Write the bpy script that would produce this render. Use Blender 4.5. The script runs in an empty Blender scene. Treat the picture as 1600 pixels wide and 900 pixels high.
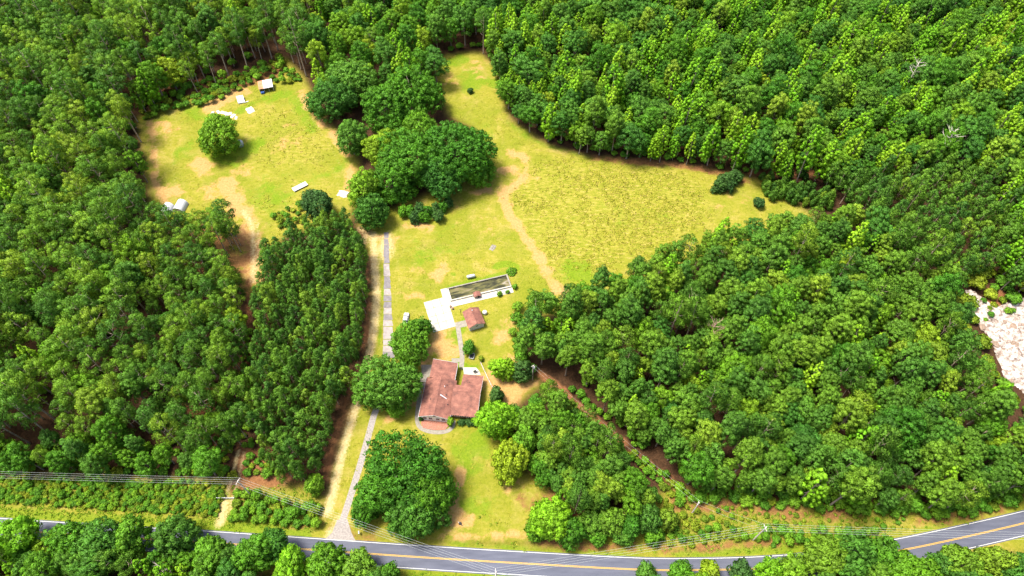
import bpy, math, random
import numpy as np
from mathutils import Vector, Matrix

# ------------------------------------------------------------------ camera, sky, sun, exposure
scene = bpy.context.scene
COL = scene.collection
R = math.radians
CAM_H, PITCH, F = 190.0, R(54.5), 1067.0        # drone height (m), pitch below the horizon, focal length (px at 1600 wide)
cd = bpy.data.cameras.new('camera')
cam = bpy.data.objects.new('camera', cd); COL.objects.link(cam)
cam.location = (0, 0, CAM_H)
cam.rotation_euler = (math.pi / 2 - PITCH, 0, 0)
cd.sensor_width = 36.0
cd.lens = 36.0 * F / 1600.0
cd.clip_start, cd.clip_end = 1.0, 6000.0
scene.camera = cam

SUN_EL, SUN_AZ = R(69), R(-80)                   # azimuth from +y towards +x: high light from the left
world = bpy.data.worlds.new('World'); scene.world = world; world.use_nodes = True
wn = world.node_tree.nodes; wl = world.node_tree.links
sky = wn.new('ShaderNodeTexSky'); sky.sky_type = 'NISHITA'; sky.sun_disc = False
sky.sun_elevation = SUN_EL; sky.sun_rotation = SUN_AZ
sky.air_density = 1.0; sky.dust_density = 4.0; sky.ozone_density = 0.6
wl.new(sky.outputs[0], wn['Background'].inputs[0]); wn['Background'].inputs[1].default_value = 0.115
sd = bpy.data.lights.new('sun', 'SUN'); sun = bpy.data.objects.new('sun', sd); COL.objects.link(sun)
sd.energy = 3.0; sd.angle = R(16); sd.color = (1.0, 0.95, 0.84)
sdir = Vector((math.sin(SUN_AZ) * math.cos(SUN_EL), math.cos(SUN_AZ) * math.cos(SUN_EL), math.sin(SUN_EL)))
sun.rotation_euler = sdir.to_track_quat('Z', 'Y').to_euler(); sun.location = sdir * 400
vs = scene.view_settings
scene.display_settings.display_device = 'sRGB'
vs.view_transform = 'Standard'; vs.look = 'None'; vs.gamma = 1.0; vs.use_curve_mapping = False
vs.exposure = 1.58
scene.cycles.max_bounces = 6; scene.cycles.diffuse_bounces = 3; scene.cycles.transmission_bounces = 3
scene.cycles.transparent_max_bounces = 4; scene.cycles.use_denoising = True
scene.cycles.sample_clamp_indirect = 6

# ------------------------------------------------------------------ helpers
cT, sT = math.cos(PITCH), math.sin(PITCH)
def W(u, v, z=0.0):
    """world point seen at pixel (u, v) of the 1600 x 900 photograph, at height z"""
    a = (u - 800) / F; b = -(v - 450) / F
    d = (a, b * sT + cT, b * cT - sT); t = (z - CAM_H) / d[2]
    return (d[0] * t, d[1] * t, z)
def P(x, y, z=0.0):
    dy, dz = y, z - CAM_H
    dep = dy * cT - dz * sT; up = dy * sT + dz * cT
    return 800 + F * x / dep, 450 - F * up / dep, F / dep
def inpoly(x, y, poly):
    x = np.asarray(x, float); y = np.asarray(y, float); r = np.zeros(x.shape, bool); n = len(poly)
    for i in range(n):
        x0, y0 = poly[i][:2]; x1, y1 = poly[(i + 1) % n][:2]
        if y0 == y1: continue
        c = ((y0 > y) != (y1 > y)) & (x < (x1 - x0) * (y - y0) / (y1 - y0) + x0)
        r ^= c
    return r
def smooth_path(pts, n=8):
    pts = [np.array(p[:2], float) for p in pts]; out = []
    q = [2 * pts[0] - pts[1]] + pts + [2 * pts[-1] - pts[-2]]
    for i in range(1, len(q) - 2):
        for k in range(n):
            t = k / n
            out.append(.5 * ((2 * q[i]) + (-q[i-1] + q[i+1]) * t + (2*q[i-1] - 5*q[i] + 4*q[i+1] - q[i+2]) * t*t + (-q[i-1] + 3*q[i] - 3*q[i+1] + q[i+2]) * t**3))
    out.append(q[-2]); return np.array(out)

def tag(o, label=None, cat=None, group=None, kind=None):
    if label: o['label'] = label
    if cat: o['category'] = cat
    if group: o['group'] = group
    if kind: o['kind'] = kind
    return o
def link(o, parent=None):
    COL.objects.link(o)
    if parent is not None: o.parent = parent
    return o
def empty(name, loc=(0, 0, 0), rz=0.0):
    o = bpy.data.objects.new(name, None); o.empty_display_size = .5
    o.location = loc; o.rotation_euler = (0, 0, rz); COL.objects.link(o); return o

class MB:
    def __init__(s): s.v = []; s.f = []
    def add(s, vs_, fs):
        k = len(s.v); s.v += [tuple(p) for p in vs_]; s.f += [tuple(i + k for i in f) for f in fs]; return s
    def box(s, x0, x1, y0, y1, z0, z1):
        return s.add([(x0,y0,z0),(x1,y0,z0),(x1,y1,z0),(x0,y1,z0),(x0,y0,z1),(x1,y0,z1),(x1,y1,z1),(x0,y1,z1)],
                     [(0,3,2,1),(4,5,6,7),(0,1,5,4),(1,2,6,5),(2,3,7,6),(3,0,4,7)])
    def bar(s, a, b, w, h=None):
        a, b = Vector(a), Vector(b); d = (b - a).normalized(); h = h or w
        up = Vector((0,0,1)) if abs(d.z) < .95 else Vector((1,0,0))
        x = d.cross(up).normalized() * w / 2; y = x.normalized().cross(d) * h / 2
        return s.add([a-x-y, a+x-y, a+x+y, a-x+y, b-x-y, b+x-y, b+x+y, b-x+y],
                     [(0,3,2,1),(4,5,6,7),(0,1,5,4),(1,2,6,5),(2,3,7,6),(3,0,4,7)])
    def tube(s, pts, rad, n=8, cap=True):
        pts = [Vector(p) for p in pts]; k = len(s.v)
        for i, p in enumerate(pts):
            d = (pts[min(i+1, len(pts)-1)] - pts[max(i-1, 0)]).normalized()
            up = Vector((0,0,1)) if abs(d.z) < .9 else Vector((1,0,0))
            x = d.cross(up).normalized(); y = x.cross(d)
            r = rad[i] if hasattr(rad, '__len__') else rad
            for j in range(n):
                a = 2 * math.pi * j / n; s.v.append(tuple(p + (x * math.cos(a) + y * math.sin(a)) * r))
        for i in range(len(pts) - 1):
            for j in range(n):
                j2 = (j + 1) % n; s.f.append((k+i*n+j, k+i*n+j2, k+(i+1)*n+j2, k+(i+1)*n+j))
        if cap:
            s.f.append(tuple(k + j for j in range(n))[::-1]); s.f.append(tuple(k + (len(pts)-1)*n + j for j in range(n)))
        return s
    def prism(s, poly, z0, z1):
        n = len(poly)
        return s.add([(p[0], p[1], z0) for p in poly] + [(p[0], p[1], z1) for p in poly],
                     [tuple(range(n))[::-1], tuple(range(n, 2*n))] + [(i, (i+1) % n, n + (i+1) % n, n + i) for i in range(n)])
    def build(s, name, mat, parent=None, smooth=False):
        me = bpy.data.meshes.new(name); me.from_pydata(s.v, [], s.f)
        me.validate(); me.update()
        me.materials.append(mat)
        if smooth: me.polygons.foreach_set('use_smooth', [True] * len(me.polygons))
        o = bpy.data.objects.new(name, me); return link(o, parent)

# ------------------------------------------------------------------ materials
def nodes_of(m):
    m.use_nodes = True; nt = m.node_tree; return nt, nt.nodes, nt.links
def ramp(n, stops):
    r = n.new('ShaderNodeValToRGB'); e = r.color_ramp.elements
    while len(e) < len(stops): e.new(.5)
    for el, (p, c) in zip(e, stops): el.position = p; el.color = (*c, 1)
    return r
def mat(name, c1, c2=None, scale=2.0, rough=.8, bump=.0, metal=0., detail=5, spec=.25, stretch=None):
    m = bpy.data.materials.new(name); nt, n, l = nodes_of(m); b = n['Principled BSDF']
    b.inputs['Roughness'].default_value = rough; b.inputs['Metallic'].default_value = metal
    b.inputs['Specular IOR Level'].default_value = spec
    c2 = c2 or tuple(min(1, x * 1.15) for x in c1)
    tc = n.new('ShaderNodeTexCoord'); tx = n.new('ShaderNodeTexNoise')
    tx.inputs['Scale'].default_value = scale; tx.inputs['Detail'].default_value = detail; tx.inputs['Roughness'].default_value = .65
    if stretch:
        mp = n.new('ShaderNodeMapping'); mp.inputs['Scale'].default_value = stretch
        l.new(tc.outputs['Object'], mp.inputs[0]); l.new(mp.outputs[0], tx.inputs[0])
    else: l.new(tc.outputs['Object'], tx.inputs[0])
    r = ramp(n, [(.3, c1), (.7, c2)]); l.new(tx.outputs[0], r.inputs[0]); l.new(r.outputs[0], b.inputs['Base Color'])
    if bump:
        bp = n.new('ShaderNodeBump'); bp.inputs['Strength'].default_value = bump; bp.inputs['Distance'].default_value = .1
        l.new(tx.outputs[0], bp.inputs['Height']); l.new(bp.outputs[0], b.inputs['Normal'])
    return m
def leaf_mat(name, stops, trans=.3, jitter=.45):
    """per-tree colour from a ramp, per-spray variation from the 'tone' attribute"""
    m = bpy.data.materials.new(name); nt, n, l = nodes_of(m); b = n['Principled BSDF']
    oi = n.new('ShaderNodeObjectInfo'); r = ramp(n, stops); l.new(oi.outputs['Random'], r.inputs[0])
    at = n.new('ShaderNodeAttribute'); at.attribute_name = 'tone'
    mr = n.new('ShaderNodeMapRange'); mr.inputs['To Min'].default_value = 1 - jitter; mr.inputs['To Max'].default_value = 1 + jitter
    l.new(at.outputs['Fac'], mr.inputs['Value'])
    mx = n.new('ShaderNodeMix'); mx.data_type = 'RGBA'; mx.blend_type = 'MULTIPLY'; mx.inputs[0].default_value = 1
    l.new(r.outputs[0], mx.inputs[6]); l.new(mr.outputs[0], mx.inputs[7])
    b.inputs['Roughness'].default_value = .6; b.inputs['Specular IOR Level'].default_value = .2
    l.new(mx.outputs[2], b.inputs['Base Color'])
    tr = n.new('ShaderNodeBsdfTranslucent')
    hs = n.new('ShaderNodeHueSaturation'); hs.inputs['Hue'].default_value = .485; hs.inputs['Value'].default_value = 1.25
    l.new(mx.outputs[2], hs.inputs['Color']); l.new(hs.outputs[0], tr.inputs['Color'])
    ms = n.new('ShaderNodeMixShader'); ms.inputs[0].default_value = trans
    l.new(b.outputs[0], ms.inputs[1]); l.new(tr.outputs[0], ms.inputs[2]); l.new(ms.outputs[0], n['Material Output'].inputs[0])
    return m
M = {}
M['pine'] = leaf_mat('pine_needles', [(0, (.06,.165,.018)), (.3, (.085,.205,.018)), (.6, (.115,.245,.018)), (.85, (.15,.28,.018)), (1, (.20,.31,.02))])
M['ypine'] = leaf_mat('plantation_needles', [(0, (.06,.165,.02)), (.5, (.09,.215,.02)), (.85, (.125,.26,.02)), (1, (.18,.30,.022))])
M['hard'] = leaf_mat('broad_leaves', [(0, (.05,.17,.010)), (.35, (.078,.22,.011)), (.7, (.12,.27,.011)), (.9, (.17,.31,.012)), (1, (.24,.34,.014))])
M['blue'] = leaf_mat('bluish_leaves', [(0, (.044,.15,.016)), (.5, (.07,.195,.018)), (1, (.10,.235,.020))])
M['lime'] = leaf_mat('lime_leaves', [(0, (.15,.37,.014)), (.5, (.21,.43,.016)), (1, (.28,.47,.02))], trans=.38)
M['bush'] = leaf_mat('bush_leaves', [(0, (.07,.20,.012)), (.5, (.11,.26,.014)), (1, (.17,.32,.016))])
M['scrub'] = leaf_mat('scrub_leaves', [(0, (.13,.22,.014)), (.5, (.20,.29,.016)), (1, (.27,.33,.02))])
M['cedar'] = leaf_mat('cedar_foliage', [(0, (.035,.10,.02)), (1, (.06,.14,.024))])
M['bark'] = mat('grey_bark', (.16,.12,.09), (.30,.25,.20), 3, .9, .5)
M['pbark'] = mat('pine_bark', (.22,.15,.10), (.42,.34,.27), 2.5, .9, .5)
M['dead'] = mat('bleached_wood', (.42,.34,.30), (.62,.54,.50), 2, .9)
M['deadb'] = mat('brown_dead_twigs', (.26,.15,.11), (.40,.25,.20), 2, .9)
M['white'] = mat('white_paint', (.38,.385,.39), (.52,.525,.53), 1.0, .5)
M['siding'] = mat('white_siding', (.70,.70,.68), (.78,.78,.76), 2, .5)
M['dark'] = mat('dark_metal', (.02,.02,.022), (.04,.04,.042), 5, .5)
M['glass'] = mat('window_glass', (.02,.025,.03), (.03,.035,.045), 1, .08, spec=.6)
M['galv'] = mat('galvanised_metal', (.45,.46,.47), (.60,.61,.62), 4, .4, metal=.5)
M['wood'] = mat('weathered_timber', (.20,.15,.11), (.34,.27,.21), 4, .85, .3)
M['blue_plastic'] = mat('blue_plastic', (.03,.07,.25), (.05,.12,.36), 3, .5)
M['concrete'] = mat('pale_concrete', (.27,.25,.205), (.44,.415,.355), .55, .85, .1, detail=8)
M['oldconc'] = mat('weathered_concrete', (.145,.13,.11), (.26,.235,.19), 1.1, .9, .15, detail=8)
M['grey_slab'] = mat('grey_slab', (.22,.20,.20), (.36,.33,.32), 1.2, .9, .15, detail=8)
M['wire'] = mat('aluminium_wire', (.34,.36,.34), (.42,.44,.42), 1, .5)

def roof_material():
    m = bpy.data.materials.new('worn_red_shingles'); nt, n, l = nodes_of(m); b = n['Principled BSDF']
    tc = n.new('ShaderNodeTexCoord')
    a = n.new('ShaderNodeTexNoise'); a.inputs['Scale'].default_value = .55; a.inputs['Detail'].default_value = 7; a.inputs['Roughness'].default_value = .7
    l.new(tc.outputs['Object'], a.inputs[0])
    r = ramp(n, [(.32, (.105,.046,.037)), (.45, (.18,.073,.054)), (.58, (.25,.104,.074)), (.7, (.36,.16,.11))]); l.new(a.outputs[0], r.inputs[0])
    w = n.new('ShaderNodeTexBrick'); w.inputs['Scale'].default_value = 1; w.inputs['Brick Width'].default_value = .5; w.inputs['Row Height'].default_value = .17
    w.inputs['Mortar Size'].default_value = .015
    w.inputs['Color1'].default_value = (1,1,1,1); w.inputs['Color2'].default_value = (.8,.8,.8,1); w.inputs['Mortar'].default_value = (.6,.6,.6,1)
    l.new(tc.outputs['Object'], w.inputs[0])
    mx = n.new('ShaderNodeMix'); mx.data_type = 'RGBA'; mx.blend_type = 'MULTIPLY'; mx.inputs[0].default_value = .8
    l.new(r.outputs[0], mx.inputs[6]); l.new(w.outputs[0], mx.inputs[7]); l.new(mx.outputs[2], b.inputs['Base Color'])
    b.inputs['Roughness'].default_value = .8; b.inputs['Specular IOR Level'].default_value = .3
    return m
M['roof'] = roof_material()
def brick_material():
    m = bpy.data.materials.new('orange_brick'); nt, n, l = nodes_of(m); b = n['Principled BSDF']
    tc = n.new('ShaderNodeTexCoord'); mp = n.new('ShaderNodeMapping'); mp.inputs['Rotation'].default_value = (R(90), 0, 0)
    w = n.new('ShaderNodeTexBrick'); w.inputs['Scale'].default_value = 1; w.inputs['Brick Width'].default_value = .22; w.inputs['Row Height'].default_value = .075; w.inputs['Mortar Size'].default_value = .008
    w.inputs['Color1'].default_value = (.30,.10,.055,1); w.inputs['Color2'].default_value = (.22,.075,.045,1); w.inputs['Mortar'].default_value = (.5,.42,.36,1)
    l.new(tc.outputs['Object'], mp.inputs[0]); l.new(mp.outputs[0], w.inputs[0]); l.new(w.outputs[0], b.inputs['Base Color']); b.inputs['Roughness'].default_value = .85
    return m
M['brick'] = brick_material()

# ------------------------------------------------------------------ the ground
# clearings, as seen from the drone, laid on the ground plane
CLEAR_A = [(215,182),(300,150),(345,135),(400,108),(445,90),(475,120),(505,180),(535,215),(560,250),(560,300),(545,345),(500,350),(440,372),(420,420),(398,470),(370,420),(330,400),(300,360),(240,350),(228,260)]
CLEAR_B = [(675,98),(700,85),(745,80),(782,108),(778,140),(800,190),(860,228),(920,246),(1000,252),(1060,258),(1120,268),(1190,280),(1215,300),(1270,335),(1250,365),(1160,380),(1080,410),(990,440),(930,470),(870,490),(820,500),(815,560),(845,600),(800,640),(790,720),(830,745),(880,770),(860,800),(830,850),(700,850),(520,835),(500,815),(520,740),(545,650),(572,580),(582,500),(585,420),(560,350),(600,330),(700,290),(735,270),(740,200),(700,180)]
ROADSIDE = [(-300,738),(0,742),(330,750),(500,765),(520,830),(860,850),(1000,800),(1040,765),(1090,770),(1200,785),(1350,795),(1480,800),(1600,770),(1900,720),(1900,840),(1600,870),(1430,895),(1250,912),(1000,916),(700,912),(300,885),(0,865),(-300,850)]
road_px = [(-420,797),(-200,813),(38,830),(214,841),(330,848),(640,869.5),(820,880.5),(1000,890),(1100,890.5),(1190,888),(1266,882),(1345,871),(1423,857),(1510,838.5),(1600,817.5),(1700,793),(1850,758),(2000,725)]
ROAD = smooth_path([W(u, v) for u, v in road_px], 8)

CELL = 1.0
gx = np.arange(-290, 290.01, CELL); gy = np.arange(26, 360.01, CELL)
GX, GY = np.meshgrid(gx, gy); SH = GX.shape
rng = np.random.default_rng(11)
def blur(a, rad_m):
    k = max(1, int(round(rad_m / CELL))); 
    for _ in range(2):
        for ax in (0, 1):
            p = np.pad(a, [(k+1, k) if i == ax else (0, 0) for i in (0, 1)], mode='edge'); c = np.cumsum(p, axis=ax)
            n = a.shape[ax]; hi = np.take(c, np.arange(2*k+1, 2*k+1+n), axis=ax); lo = np.take(c, np.arange(0, n), axis=ax)
            a = (hi - lo) / (2*k+1)
    return a
def noise2(size, seed):
    r = np.random.default_rng(seed); n = (int((gy[-1]-gy[0])/size)+3, int((gx[-1]-gx[0])/size)+3); g = r.random(n)
    u = (GX - gx[0]) / size; v = (GY - gy[0]) / size; i = u.astype(int); j = v.astype(int); u = u - i; v = v - j
    u = u*u*(3-2*u); v = v*v*(3-2*v)
    return (g[j,i]*(1-u)+g[j,i+1]*u)*(1-v) + (g[j+1,i]*(1-u)+g[j+1,i+1]*u)*v
def pmask(px, b=1.5): return blur(inpoly(GX, GY, [W(*p) for p in px]).astype(float), b)
def dist_path(path, reach=30.):
    d = np.full(SH, 1e3)
    for a, b in zip(path[:-1], path[1:]):
        i0, i1 = np.clip(((np.array([min(a[0], b[0])-reach, max(a[0], b[0])+reach]) - gx[0]) / CELL).astype(int), 0, SH[1]); j0, j1 = np.clip(((np.array([min(a[1], b[1])-reach, max(a[1], b[1])+reach]) - gy[0]) / CELL).astype(int), 0, SH[0])
        X, Y = GX[j0:j1, i0:i1], GY[j0:j1, i0:i1]; ab = b - a; L = max(ab @ ab, 1e-9); t = np.clip(((X-a[0])*ab[0] + (Y-a[1])*ab[1]) / L, 0, 1)
        d[j0:j1, i0:i1] = np.minimum(d[j0:j1, i0:i1], np.hypot(X - a[0] - t*ab[0], Y - a[1] - t*ab[1]))
    return d
def stroke(px, width, soft=1.5, n=4):
    path = smooth_path([W(*p) for p in px], n); return np.clip((width/2 + soft - dist_path(path, width/2 + soft + 1)) / (2*soft), 0, 1)
def blob(u, v, rx, ry, soft=.6):
    x, y, _ = W(u, v); d = np.hypot((WX-x)/rx, (WY-y)/ry); return np.clip((1 + soft - d) / (2*soft), 0, 1)
N6, N3, N14, N40 = noise2(6, 1), noise2(2.6, 2), noise2(14, 3), noise2(40, 4)
WX = GX + 9*(noise2(9, 21)-.5) + 4*(noise2(3.5, 22)-.5); WY = GY + 9*(noise2(9, 23)-.5) + 4*(noise2(3.5, 24)-.5)
clear = np.maximum.reduce([pmask(CLEAR_A, 1.2), pmask(CLEAR_B, 1.2), pmask(ROADSIDE, 1.2)])
def mx_(*a): return np.maximum.reduce(list(a))
dirt = mx_(blob(320,258,7,4)*.8, blob(262,292,8,5)*.7, blob(252,200,5,5)*.7, .8*stroke([(236,195),(240,240),(247,290),(262,315)],4,2.5), .8*stroke([(470,145),(492,180),(515,202),(545,238)],5,2.5),
           .9*stroke([(330,168),(352,152),(380,142)],7,3), .8*stroke([(548,262),(545,300)],4,2), blob(380,262,5,4)*.5, blob(330,305,9,4)*.5, blob(445,220,8,12)*.4,
           .75*stroke([(398,430),(394,385),(385,345),(368,312),(350,285)],9,4), blob(690,540,6,9), blob(660,552,4,5), blob(640,622,7,6)*.8, blob(622,640,5,4)*.7,
           .8*stroke([(745,600),(775,590),(800,575),(812,560)],7,3), blob(790,600,8,5)*.9, blob(722,755,3,7)*.8, blob(707,812,4,4)*.7, .6*stroke([(690,840),(760,838),(830,835)],3,1.5),
           blob(805,755,4,4)*.5, blob(690,432,5,4)*.8, blob(705,410,7,6)*.35, blob(640,350,8,3)*.7, blob(590,372,5,5), blob(730,300,9,3)*.7, blob(795,268,9,7)*.6, blob(770,300,7,6)*.35,
           .72*stroke([(800,238),(822,250),(812,282),(788,303),(803,345),(836,390),(862,436),(872,452)],5,2), blob(1150,310,14,9)*.35, blob(790,510,4,5)*.5, .75*stroke([(576,400),(580,470),(573,540),(556,600),(536,655),(518,715),(506,770)],3.5,2), .5*stroke([(597,600),(590,640)],4,2), blob(725,790,4,6)*.6, blob(660,420,8,5)*.4, blob(760,350,9,5)*.35, blob(650,470,5,5)*.4, blob(745,110,6,9)*.4, blob(712,128,7,7)*.4)
ruts = mx_(stroke([(583,366),(586,420),(588,470),(582,530),(572,575),(560,622),(546,670),(533,715),(520,770),(512,800)],2.3,1.0), .5*stroke([(576,590),(567,622),(553,670),(540,715),(527,768)],.5,.5),
           .8*stroke([(533,815),(525,842)],4.0,1.5), .8*blob(527,838,4,1.4),
           stroke([(371,705),(364,735),(352,780),(345,812)],.7,.6), stroke([(380,706),(373,740),(364,780),(352,812)],.7,.6), stroke([(352,785),(343,818)],2.2,1),
           .9*stroke([(402,345),(404,375),(403,420)],.5,.7), .9*stroke([(380,330),(393,352),(396,385),(395,440)],1.6,1), blob(585,382,3,6)*.9,
           .5*stroke([(500,150),(510,175)],.5,.6), .5*stroke([(488,145),(500,172)],.5,.6), .5*stroke([(240,210),(246,260),(250,310)],.7,.8), .5*stroke([(265,205),(270,250),(275,300)],.5,.7), .45*stroke([(245,185),(290,168),(330,162)],.5,.7), .5*stroke([(470,150),(490,190),(520,235),(540,275)],.5,.7), .45*stroke([(462,152),(480,190),(508,235)],.5,.7), .45*stroke([(520,262),(528,290),(530,310)],.5,.7), .4*stroke([(620,360),(622,420),(626,470)],.6,.8), .35*stroke([(612,370),(616,430),(618,480)],.5,.7), .35*stroke([(870,300),(960,290),(1060,300)],.5,.8), .35*stroke([(250,205),(256,255),(260,300)],.7,.8))
clay = mx_(stroke([(828,575),(865,600),(905,632),(955,675),(975,692)],2.6,1.5), .6*stroke([(975,692),(1000,715),(1040,745),(1092,790)],3,1.5), stroke([(225,150),(300,135),(380,128),(430,112)],9,4)*.9, .8*stroke([(930,247),(1010,254),(1070,260),(1130,272),(1165,285)],4,2),
           .8*stroke([(1060,785),(1130,790),(1200,795),(1270,800),(1340,805)],5,3), .7*stroke([(1000,852),(1060,858),(1180,850),(1240,845),(1300,838)],2.5,1.5), .8*stroke([(1430,815),(1500,808),(1560,795)],3,2),
           .7*stroke([(850,850),(920,852),(1000,858)],3.5,2),  blob(345,690,6,6)*.7, blob(440,735,8,5)*.6, blob(320,640,8,8)*.8, blob(400,730,6,8), blob(335,385,14,12), stroke([(388,440),(390,500),(386,560),(384,620)],2.6,1.5)*.8,
           stroke([(530,400),(575,360)],4,3)*.6, .8*stroke([(570,420),(576,480),(568,545),(550,605),(530,660),(512,720),(500,770)],2,1.5), blob(835,770,4,4)*.6, blob(880,778,8,5)*.7, .5*stroke([(640,335),(700,338),(725,300)],3,2), blob(560,830,8,2)*.5, stroke([(440,822),(500,822)],1.5,1)*.8,
           stroke([(1180,270),(1240,272),(1340,262)],5,3)*.9, blob(1560,470,10,8)*.7, blob(655,205,8,6))
lush_and_shade = mx_(.8*stroke([(450,145),(470,165),(488,200)],7,3), blob(360,242,7,4), blob(375,235,5,7), blob(300,182,9,5)*.7, blob(280,240,8,8)*.5, .8*stroke([(470,285),(520,270),(540,250)],6,4)*.8, blob(410,310,10,14)*.6,  # blobs right of the lone tree paint its cast shadow into the grass colour
           .8*stroke([(420,160),(440,145),(400,160),(372,175)],4,2), blob(720,92,6,5), blob(745,125,6,9)*.8, blob(775,128,3,4), .6*stroke([(800,195),(850,225),(920,243)],5,3), blob(765,215,5,4)*.5,
           blob(900,430,9,7)*.8, blob(798,423,4,2.5)*1.4, blob(712,452,3,2), .9*stroke([(700,449),(795,427)],2.5,1.2), blob(712,520,2.5,5), blob(722,500,2.5,5), blob(727,575,3,2.5)*1.3, blob(650,395,9,10)*.5, blob(700,375,10,9)*.4,
           blob(755,600,3,4), blob(735,705,5,8)*.9, blob(755,785,7,4)*.6, .8*stroke([(560,610),(545,660),(530,705),(520,745)],1.6,1), .7*stroke([(596,400),(598,470),(592,540)],1.2,.8), .9*stroke([(540,700),(525,760)],1.2,.8),
           .95*stroke([(-150,795),(40,803),(200,815),(330,822),(480,832)],3.2,1.5), .7*stroke([(700,848),(830,858),(1000,868)],2,1.2), .9*stroke([(1060,866),(1200,860),(1300,848)],2.6,1.3), .8*stroke([(1430,830),(1560,798)],1.6,1), blob(1000,340,22,10)*.35,
           .9*stroke([(640,898),(780,905),(950,905)],2.5,1.5))
rough = blur(inpoly(GX, GY, [W(*p) for p in [(790,300),(830,255),(880,248),(960,258),(1050,268),(1100,290),(1105,350),(1060,375),(960,420),(880,445),(862,425),(838,385),(806,345)]]).astype(float), 1.5)
rough = mx_(rough, .45*blob(450,225,14,16), blob(430,335,18,12)*.4)
corr = mx_(pmask([(-300,742),(0,745),(340,753),(500,768),(498,822),(330,810),(0,788),(-300,778)], 1.5), pmask([(1040,775),(1100,780),(1350,805),(1420,805),(1400,830),(1280,845),(1090,858),(1010,850)], 1.5))
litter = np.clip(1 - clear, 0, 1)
wob = lambda a, k: np.clip(a * (1 - k) + a * k * 2 * (N6*.5 + N3*.5), 0, 1)
dirt = wob(dirt, .75); clay = wob(clay, .5); lush_and_shade = wob(lush_and_shade, .5)
verge = np.clip((ROAD_D := dist_path(ROAD)), 0, 1e3)

nx, ny = SH[1], SH[0]
gv = np.stack([GX, GY, np.zeros(SH)], -1).reshape(-1, 3)
idx = np.arange(nx*ny).reshape(ny, nx)
gf = np.stack([idx[:-1,:-1], idx[:-1,1:], idx[1:,1:], idx[1:,:-1]], -1).reshape(-1, 4)
# a coarse apron joined on round the fine sheet, out to the horizon
B = 3000.0; x0, x1, y0, y1 = gx[0], gx[-1], gy[0], gy[-1]; k = len(gv)
ov = np.array([(-B,-B,0),(B,-B,0),(B,B,0),(-B,B,0)])
gv = np.vstack([gv, ov]); c00, c10, c11, c01 = idx[0,0], idx[0,-1], idx[-1,-1], idx[-1,0]
of = [(k,k+1,c10,c00),(k+1,k+2,c11,c10),(k+2,k+3,c01,c11),(k+3,k,c00,c01)]
def np_mesh(name, v, f, mats):
    me = bpy.data.meshes.new(name); v = np.asarray(v, np.float32); f = np.asarray(f, np.int32); n, s = f.shape
    me.vertices.add(len(v)); me.vertices.foreach_set('co', v.ravel())
    me.loops.add(n*s); me.loops.foreach_set('vertex_index', f.ravel())
    me.polygons.add(n); me.polygons.foreach_set('loop_start', np.arange(0, n*s, s, dtype=np.int32))
    try: me.polygons.foreach_set('loop_total', np.full(n, s, np.int32))
    except Exception: pass
    me.update(calc_edges=True)
    for m in mats: me.materials.append(m)
    return me
def vattr(me, name, arr, dom='POINT'):
    a = me.attributes.new(name, 'FLOAT_COLOR', dom); q = np.ones((len(arr), 4), np.float32); q[:, :arr.shape[1]] = arr; a.data.foreach_set('color', q.ravel())
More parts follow.
